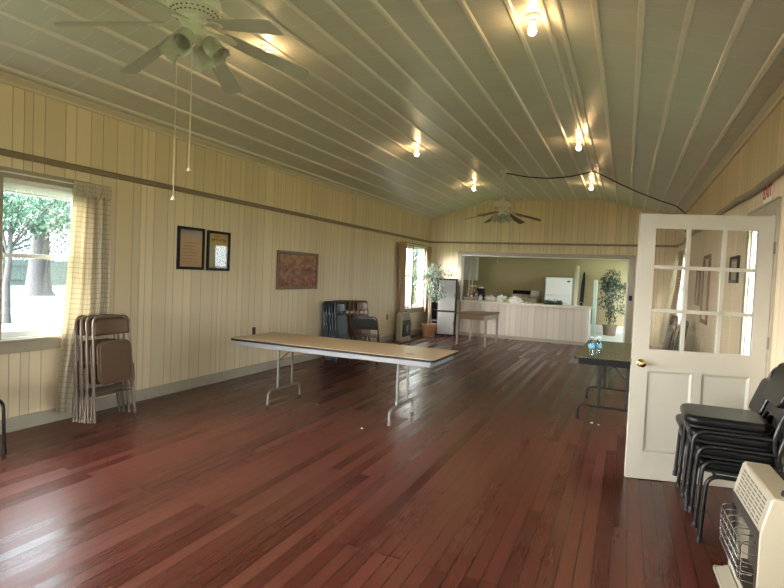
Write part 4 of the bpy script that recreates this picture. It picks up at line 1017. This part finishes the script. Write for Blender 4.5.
# ------------------------------------------------------------------ kitchen
s = thing('kitchen_stove', 'beige electric stove with black control panel behind the counter', 'stove', (-2.84,16.72,.003))
w = .43
MB().box(-w,w,-.33,.33,.04,.90).build('body', M['almond'], s, bevel=.008)
MB().box(-w-.005,w+.005,-.35,.34,.90,.925).build('cooktop', M['almond'], s, bevel=.006)
for x, y, q in ((-.22,-.16,.09),(.22,-.16,.075),(-.22,.14,.075),(.22,.14,.09)):
    mb = MB()
    for k in (1,.7,.4): mb.tube([(x+q*k*math.cos(a*PI/10), y+q*k*math.sin(a*PI/10), .932) for a in range(20)], .006, 6, closed=True)
    mb.build('burner_coil', M['black'], s)
bp = MB().prism([(.20,.925),(.34,.925),(.34,1.15),(.27,1.15)], -w, w, 'x').build('backguard', M['almond'], s, bevel=.006)
MB().prism([(.225,1.00),(.25,1.00),(.285,1.148),(.262,1.148)], -w+.03, w*.34, 'x').build('control_panel', M['blackglass'], bp, smooth=False)
MB().prism([(.222,1.00),(.25,1.00),(.285,1.15),(.260,1.15)], w*.38, w-.03, 'x').build('clock_panel', M['white'], bp, smooth=False)
od = MB().box(-w+.01,w-.01,-.36,-.331,.22,.80).build('oven_door', M['almond'], s, bevel=.006)
MB().box(-.26,.26,-.364,-.3605,.36,.64).build('oven_window', M['blackglass'], od, smooth=False)
MB().tube(fillet([(-.34,-.36,.74),(-.34,-.40,.74),(.34,-.40,.74),(.34,-.36,.74)], .02), .011, 8).build('oven_handle', M['almond'], od)
MB().box(-w+.01,w-.01,-.35,-.331,.06,.20).build('drawer', M['almond'], s, bevel=.006)
f = thing('refrigerator', 'white top-freezer refrigerator standing behind the counter', 'refrigerator', (-1.82,16.68,.003)); w = .365
MB().box(-w,w,-.28,.34,.03,1.59).build('body', M['fridge'], f, bevel=.01)
MB().box(-w+.03,w-.03,-.30,-.281,.0,.09).build('toe_grille', M['blackplastic'], f, smooth=False)
for n_, z0, z1 in (('freezer_door',1.07,1.585),('fridge_door',.10,1.055)):
    d = MB().box(-w,w,-.35,-.285,z0,z1).build(n_, M['fridge'], f, bevel=.012, bseg=3)
    MB().box(-w+.02,-w+.045,-.385,-.351,(z1-.38) if n_ == 'fridge_door' else z0+.02,(z1-.02) if n_ == 'fridge_door' else z0+.30).build('door_handle', M['fridge'], d, bevel=.005)
    if n_ == 'freezer_door': MB().box(w-.12,w-.03,-.354,-.351,z1-.12,z1-.085).build('badge', M['blackplastic'], d, smooth=False)
o = thing('rolled_carpet', 'tall beige roll of carpet leaning beside the refrigerator', 'carpet', (-1.365,16.55,.003), (math.radians(-9),0,0))
MB().lathe([(0,.0),(.072,.0),(.075,.01),(.075,1.97),(.072,1.98),(.06,1.982),(.058,1.96),(.03,1.96),(.028,1.982),(0,1.982)], seg=24).build('roll', M['carpet'], o)
o = thing('ironing_board', 'tall dark folded board leaning beside the carpet roll', 'board', (-1.215,16.6,.003), (math.radians(-9),math.radians(2),0))
mb = MB(); mb.prism([(-.06,.02),(.06,.02),(.065,.3),(.05,1.45),(.03,1.75),(-.01,1.83),(-.03,1.75),(-.05,1.45),(-.065,.3)], -.02, .02, 'y'); mb.build('board_top', M['blackplastic'], o, bevel=.008)
MB().tube(fillet([(-.04,-.035,0),(-.04,-.035,.9),(.04,-.035,.9),(.04,-.035,0)], .04), .009, 8).build('folded_legs', M['steel'], o)
o = thing('upright_board', 'tall pale mint board standing on edge left of the kitchen fig tree', 'board', (-.735,15.1,.003), (0,0,math.radians(2)))
MB().prism([(-.33,0),(.33,0),(.31,1.555),(-.29,1.555)], -.045, .045, 'x').build('board', M['mint'], o, bevel=.006)
MB().box(-.16,.16,-.24,-.2,.0,.03).build('support_foot', M['mint'], o, bevel=.006)
MB().box(-.16,.16,.2,.24,.0,.03).build('support_foot', M['mint'], o, bevel=.006)
o = thing('wall_cabinet', 'white upper wall cabinet at the left end of the kitchen wall', 'cabinet', (-4.655,17.2,1.39))
MB().box(-.225,.225,-.30,-.001,0,.88).build('carcass', M['white'], o, bevel=.004)
for a in (-.222,.003):
    d = MB().box(a,a+.219,-.318,-.3005,.01,.87).build('cabinet_door', M['white'], o, bevel=.004)
    MB().lathe([(0,0),(.01,0),(.012,.015),(0,.02)], M=Matrix.Translation((a+(.19 if a < 0 else .03),-.318,.1)) @ Matrix.Rotation(PI/2,4,'X'), seg=12).build('knob', M['hinge'], d)
o = thing('light_pull_cord', 'thin cord with a white pull hanging from the kitchen ceiling', 'cord', (-3.62,16.3,KZ-.12))
MB().tube([(0,0,0),(0,0,-.40)], .004, 6).build('cord', M['chain'], o); MB().lathe([(0,0),(.02,-.02),(.026,-.05),(0,-.055)], (0,0,-.40), 12).build('pull', M['porcelain'], o)
# ------------------------------------------------------------------ crumbs of paper on the floor
def scrap(x, y, sx, sy, label, seed):
    rr = random.Random(seed); mb = MB(); c = mb.bm.verts.new((0,0,.009)); n = 7
    ring = [mb.bm.verts.new((sx*math.cos(2*PI*i/n)*rr.uniform(.6,1), sy*math.sin(2*PI*i/n)*rr.uniform(.6,1), rr.uniform(.001,.006))) for i in range(n)]
    for i in range(n): mb.bm.faces.new((c, ring[i], ring[(i+1)%n]))
    o = mb.build('paper_scrap', M['paper'], None, loc=(x,y,0), recalc=False); sm = o.modifiers.new('thick','SOLIDIFY'); sm.thickness = .0015; tag(o, label, 'scrap', 'paper scraps on the floor')
scrap(-.26,6.10,.022,.05,'larger white paper scrap on the floor under the dark table',1)
scrap(-.19,6.06,.014,.02,'tiny white scrap beside the larger one under the dark table',2)
scrap(-2.25,4.62,.016,.02,'pale crumb on the floor in front of the long tan table',3)
scrap(-3.09,5.18,.016,.014,'pale crumb on the floor under the middle of the long tan table',4)
# ------------------------------------------------------------------ outside
GZ = -.40
def ground_mat():
    m, nt, b = new_mat('grass_and_gravel_ground'); P = pos(nt)
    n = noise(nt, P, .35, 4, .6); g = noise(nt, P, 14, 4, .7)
    grass = mixc(nt, g, (.010,.026,.012), (.020,.046,.022)); grav = mixc(nt, g, (.065,.068,.07), (.09,.093,.095))  # visible grass and gravel darkened against the overbright sky
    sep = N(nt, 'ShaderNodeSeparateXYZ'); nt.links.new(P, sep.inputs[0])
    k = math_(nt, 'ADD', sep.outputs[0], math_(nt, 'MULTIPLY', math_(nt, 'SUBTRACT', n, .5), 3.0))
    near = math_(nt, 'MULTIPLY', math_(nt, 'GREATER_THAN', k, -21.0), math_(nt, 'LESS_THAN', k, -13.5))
    bounce_lawn = mixc(nt, g, (.075,.125,.05), (.14,.185,.085)); lw = math_(nt, 'MULTIPLY', math_(nt, 'GREATER_THAN', k, -13.5), math_(nt, 'LESS_THAN', sep.outputs[0], 30.0))  # unseen grass by the house coloured brighter, to bounce light onto the ceiling
    nt.links.new(mixc(nt, lw, mixc(nt, near, grass, grav), bounce_lawn), b.inputs['Base Color']); b.inputs['Roughness'].default_value = .95; return m
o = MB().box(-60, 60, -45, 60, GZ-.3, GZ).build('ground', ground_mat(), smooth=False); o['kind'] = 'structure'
M['oak'] = plain('grey_oak_bark', (.013,.015,.016), .9, 0, .35, 9); M['oakleaf'] = leaf_mat('green_oak_leaf', (.008,.034,.018), (.032,.082,.05), .4, 1.2)  # leaf colour is a dark green varied by noise
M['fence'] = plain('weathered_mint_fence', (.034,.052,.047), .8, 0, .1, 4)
def tree(label, loc, tr, th, blobs, n, L, seed, group='trees outside the windows'):
    rr = random.Random(seed); t = thing('oak_tree', label, 'tree', loc, (0,0,0), group)
    mb = MB(); mb.tube([(0,0,-.1),(0,0,.25),(0,0,1.2),(.1,0,th*.6),(0,.1,th)], [tr*1.7,tr*1.25,tr,tr*.85,tr*.6], 16)
    for b in blobs: mb.tube([(0,0,th*.7),((b[0])*.5,(b[1])*.5,(th*.7+b[2])/2+.2),(b[0],b[1],b[2])], [tr*.4,tr*.25,tr*.08], 8)
    mb.build('trunk', M['oak'], t)
    mb = MB()
    for i in range(n):
        b = rr.choice(blobs)
        while True:
            d = Vector((rr.uniform(-1,1), rr.uniform(-1,1), rr.uniform(-1,1)))
            if .3 < d.length < 1: break
        mb.leaf(Vector((b[0]+d.x*b[3], b[1]+d.y*b[3], b[2]+d.z*b[4])), L*rr.uniform(.6,1.3), L*rr.uniform(.4,.7), Euler((rr.uniform(-2.4,.4), rr.uniform(-.8,.8), rr.uniform(0,2*PI))))
    mb.build('foliage', M['oakleaf'], t, smooth=False, recalc=False)
tree('broad oak tree with a thick grey trunk outside the near left window', (-27.8,18.3,GZ), .50, 4.4, [(2.5,-1.5,4.4,2.6,1.5),(1,2,4.8,2.6,1.6),(-1,-2.5,5,2.8,1.8),(3.4,1.5,5.2,2.4,1.6),(0,0,6.5,3,2),(1.5,-4,5.6,2.4,1.8)], 7000, .24, 11)
tree('slender tree left of the thick oak outside the near left window', (-16.2,9.75,GZ), .09, 2.9, [(0,.6,3.9,1.5,1.1),(.3,-.8,4.6,1.6,1.3),(-.6,1.6,3.6,1.2,.8),(-.2,-.3,3.1,.7,.6),(0,2.4,4.6,1.5,1.2)], 2600, .15, 12)
tree('leafy tree outside the far left window', (-10.8,27.5,GZ), .25, 2.2, [(0,0,3.2,2.2,1.9),(1.0,-1.5,1.9,1.6,1.6),(-1.2,1,3.8,2.0,2),(1,2,2.0,1.8,1.7),(-1.5,-1,1.6,1.4,1.4)], 6000, .24, 13)
tree('dense green tree beyond the fence outside the near left window', (-44,26,GZ), .3, 3, [(0,-4,3.4,3,2.6),(0,0,3.6,3,2.8),(0,4,3.2,3,2.6),(1,-1,6.4,3.4,2.4),(0,6,5.5,3,2.5),(0,-6,5.5,3,2.5)], 5200, .32, 14)
fe = thing('board_fence', 'pale board fence beyond the oak outside the near left window', 'fence', (-37,27,GZ))
mb = MB()
for i in range(48): mb.box(0,.03,-6+i*.25,-6+i*.25+.235,.05,1.75+.02*((i*7)%3))
mb.build('fence_boards', M['fence'], fe, smooth=False)
mb = MB(); mb.box(.03,.08,-6,6,.4,.5); mb.box(.03,.08,-6,6,1.35,1.45); mb.build('fence_rails', M['fence'], fe, smooth=False)
# ------------------------------------------------------------------ light
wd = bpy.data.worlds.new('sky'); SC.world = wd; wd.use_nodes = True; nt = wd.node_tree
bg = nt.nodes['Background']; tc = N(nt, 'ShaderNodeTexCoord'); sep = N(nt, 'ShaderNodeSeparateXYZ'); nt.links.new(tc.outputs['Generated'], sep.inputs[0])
rear = ramp(nt, math_(nt, 'ADD', math_(nt, 'MULTIPLY', sep.outputs[0], -.42), math_(nt, 'MULTIPLY', sep.outputs[1], -.91)), [(.25,(0,0,0)), (.85,(1,1,1))])  # sky brightened behind the camera to light the room
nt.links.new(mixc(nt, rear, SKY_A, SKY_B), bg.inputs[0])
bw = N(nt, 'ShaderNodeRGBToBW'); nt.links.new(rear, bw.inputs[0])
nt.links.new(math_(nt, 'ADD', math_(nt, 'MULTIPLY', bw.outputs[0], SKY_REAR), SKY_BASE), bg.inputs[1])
sl = bpy.data.lights.new('sun', 'SUN'); sl.energy = SUN; sl.angle = math.radians(2); sl.color = (1,.95,.86)
so = bpy.data.objects.new('sun', sl); COL.objects.link(so); so.rotation_euler = Vector((-.10,.62,-.78)).to_track_quat('-Z','Y').to_euler()
def portal(name, loc, d, sx, sy):
    l = bpy.data.lights.new(name, 'AREA'); l.shape = 'RECTANGLE'; l.size = sx; l.size_y = sy; l.cycles.is_portal = True
    o = bpy.data.objects.new(name, l); COL.objects.link(o); o.location = loc; o.rotation_euler = Vector(d).to_track_quat('-Z','Z').to_euler()
for i, h_ in enumerate(WIN_L): portal('daylight_opening', (XL-T-.02, (h_[0]+h_[1])/2, (h_[2]+h_[3])/2), (1,0,0), h_[1]-h_[0], h_[3]-h_[2])
for i, h_ in enumerate(WIN_R): portal('daylight_opening', (XR+T+.02, (h_[0]+h_[1])/2, (h_[2]+h_[3])/2), (-1,0,0), h_[1]-h_[0], h_[3]-h_[2])
portal('daylight_opening', (XR+T+.03, 5.2, 1.03), (-1,0,0), .8, 2.06)
for h_ in WIN_B: portal('daylight_opening', ((h_[0]+h_[1])/2, YR-T-.02, (h_[2]+h_[3])/2), (0,1,0), h_[1]-h_[0], h_[3]-h_[2])
h_ = kw[0]; portal('daylight_opening', (KX1+T+.02, (h_[0]+h_[1])/2, (h_[2]+h_[3])/2), (-1,0,0), h_[1]-h_[0], h_[3]-h_[2])
# ------------------------------------------------------------------ camera
cam = bpy.data.cameras.new('camera'); co = bpy.data.objects.new('camera', cam); COL.objects.link(co)
r_ = Vector((0.91623797,0.39832824,0.04292544)); u_ = Vector((-0.05455162,0.01789384,0.99835061)); w_ = Vector((-0.39690313,0.91706839,-0.03812447))
co.matrix_world = Matrix(((r_.x,u_.x,-w_.x,0),(r_.y,u_.y,-w_.y,0),(r_.z,u_.z,-w_.z,1.5),(0,0,0,1)))
cam.sensor_fit = 'HORIZONTAL'; cam.sensor_width = 36; cam.lens = 539.95/784*36; cam.clip_start = .05; cam.clip_end = 200
SC.camera = co
SC.view_settings.view_transform = 'Standard'; SC.view_settings.look = 'None'; SC.view_settings.gamma = 1; SC.view_settings.use_curve_mapping = False
SC.view_settings.exposure = EXPOSURE
SC.cycles.use_denoising = True; SC.cycles.denoising_prefilter = 'NONE'; SC.cycles.max_bounces = 14; SC.cycles.diffuse_bounces = 8; SC.cycles.glossy_bounces = 5; SC.cycles.transparent_max_bounces = 16
SC.cycles.sample_clamp_indirect = 8; SC.cycles.caustics_reflective = False; SC.cycles.caustics_refractive = False
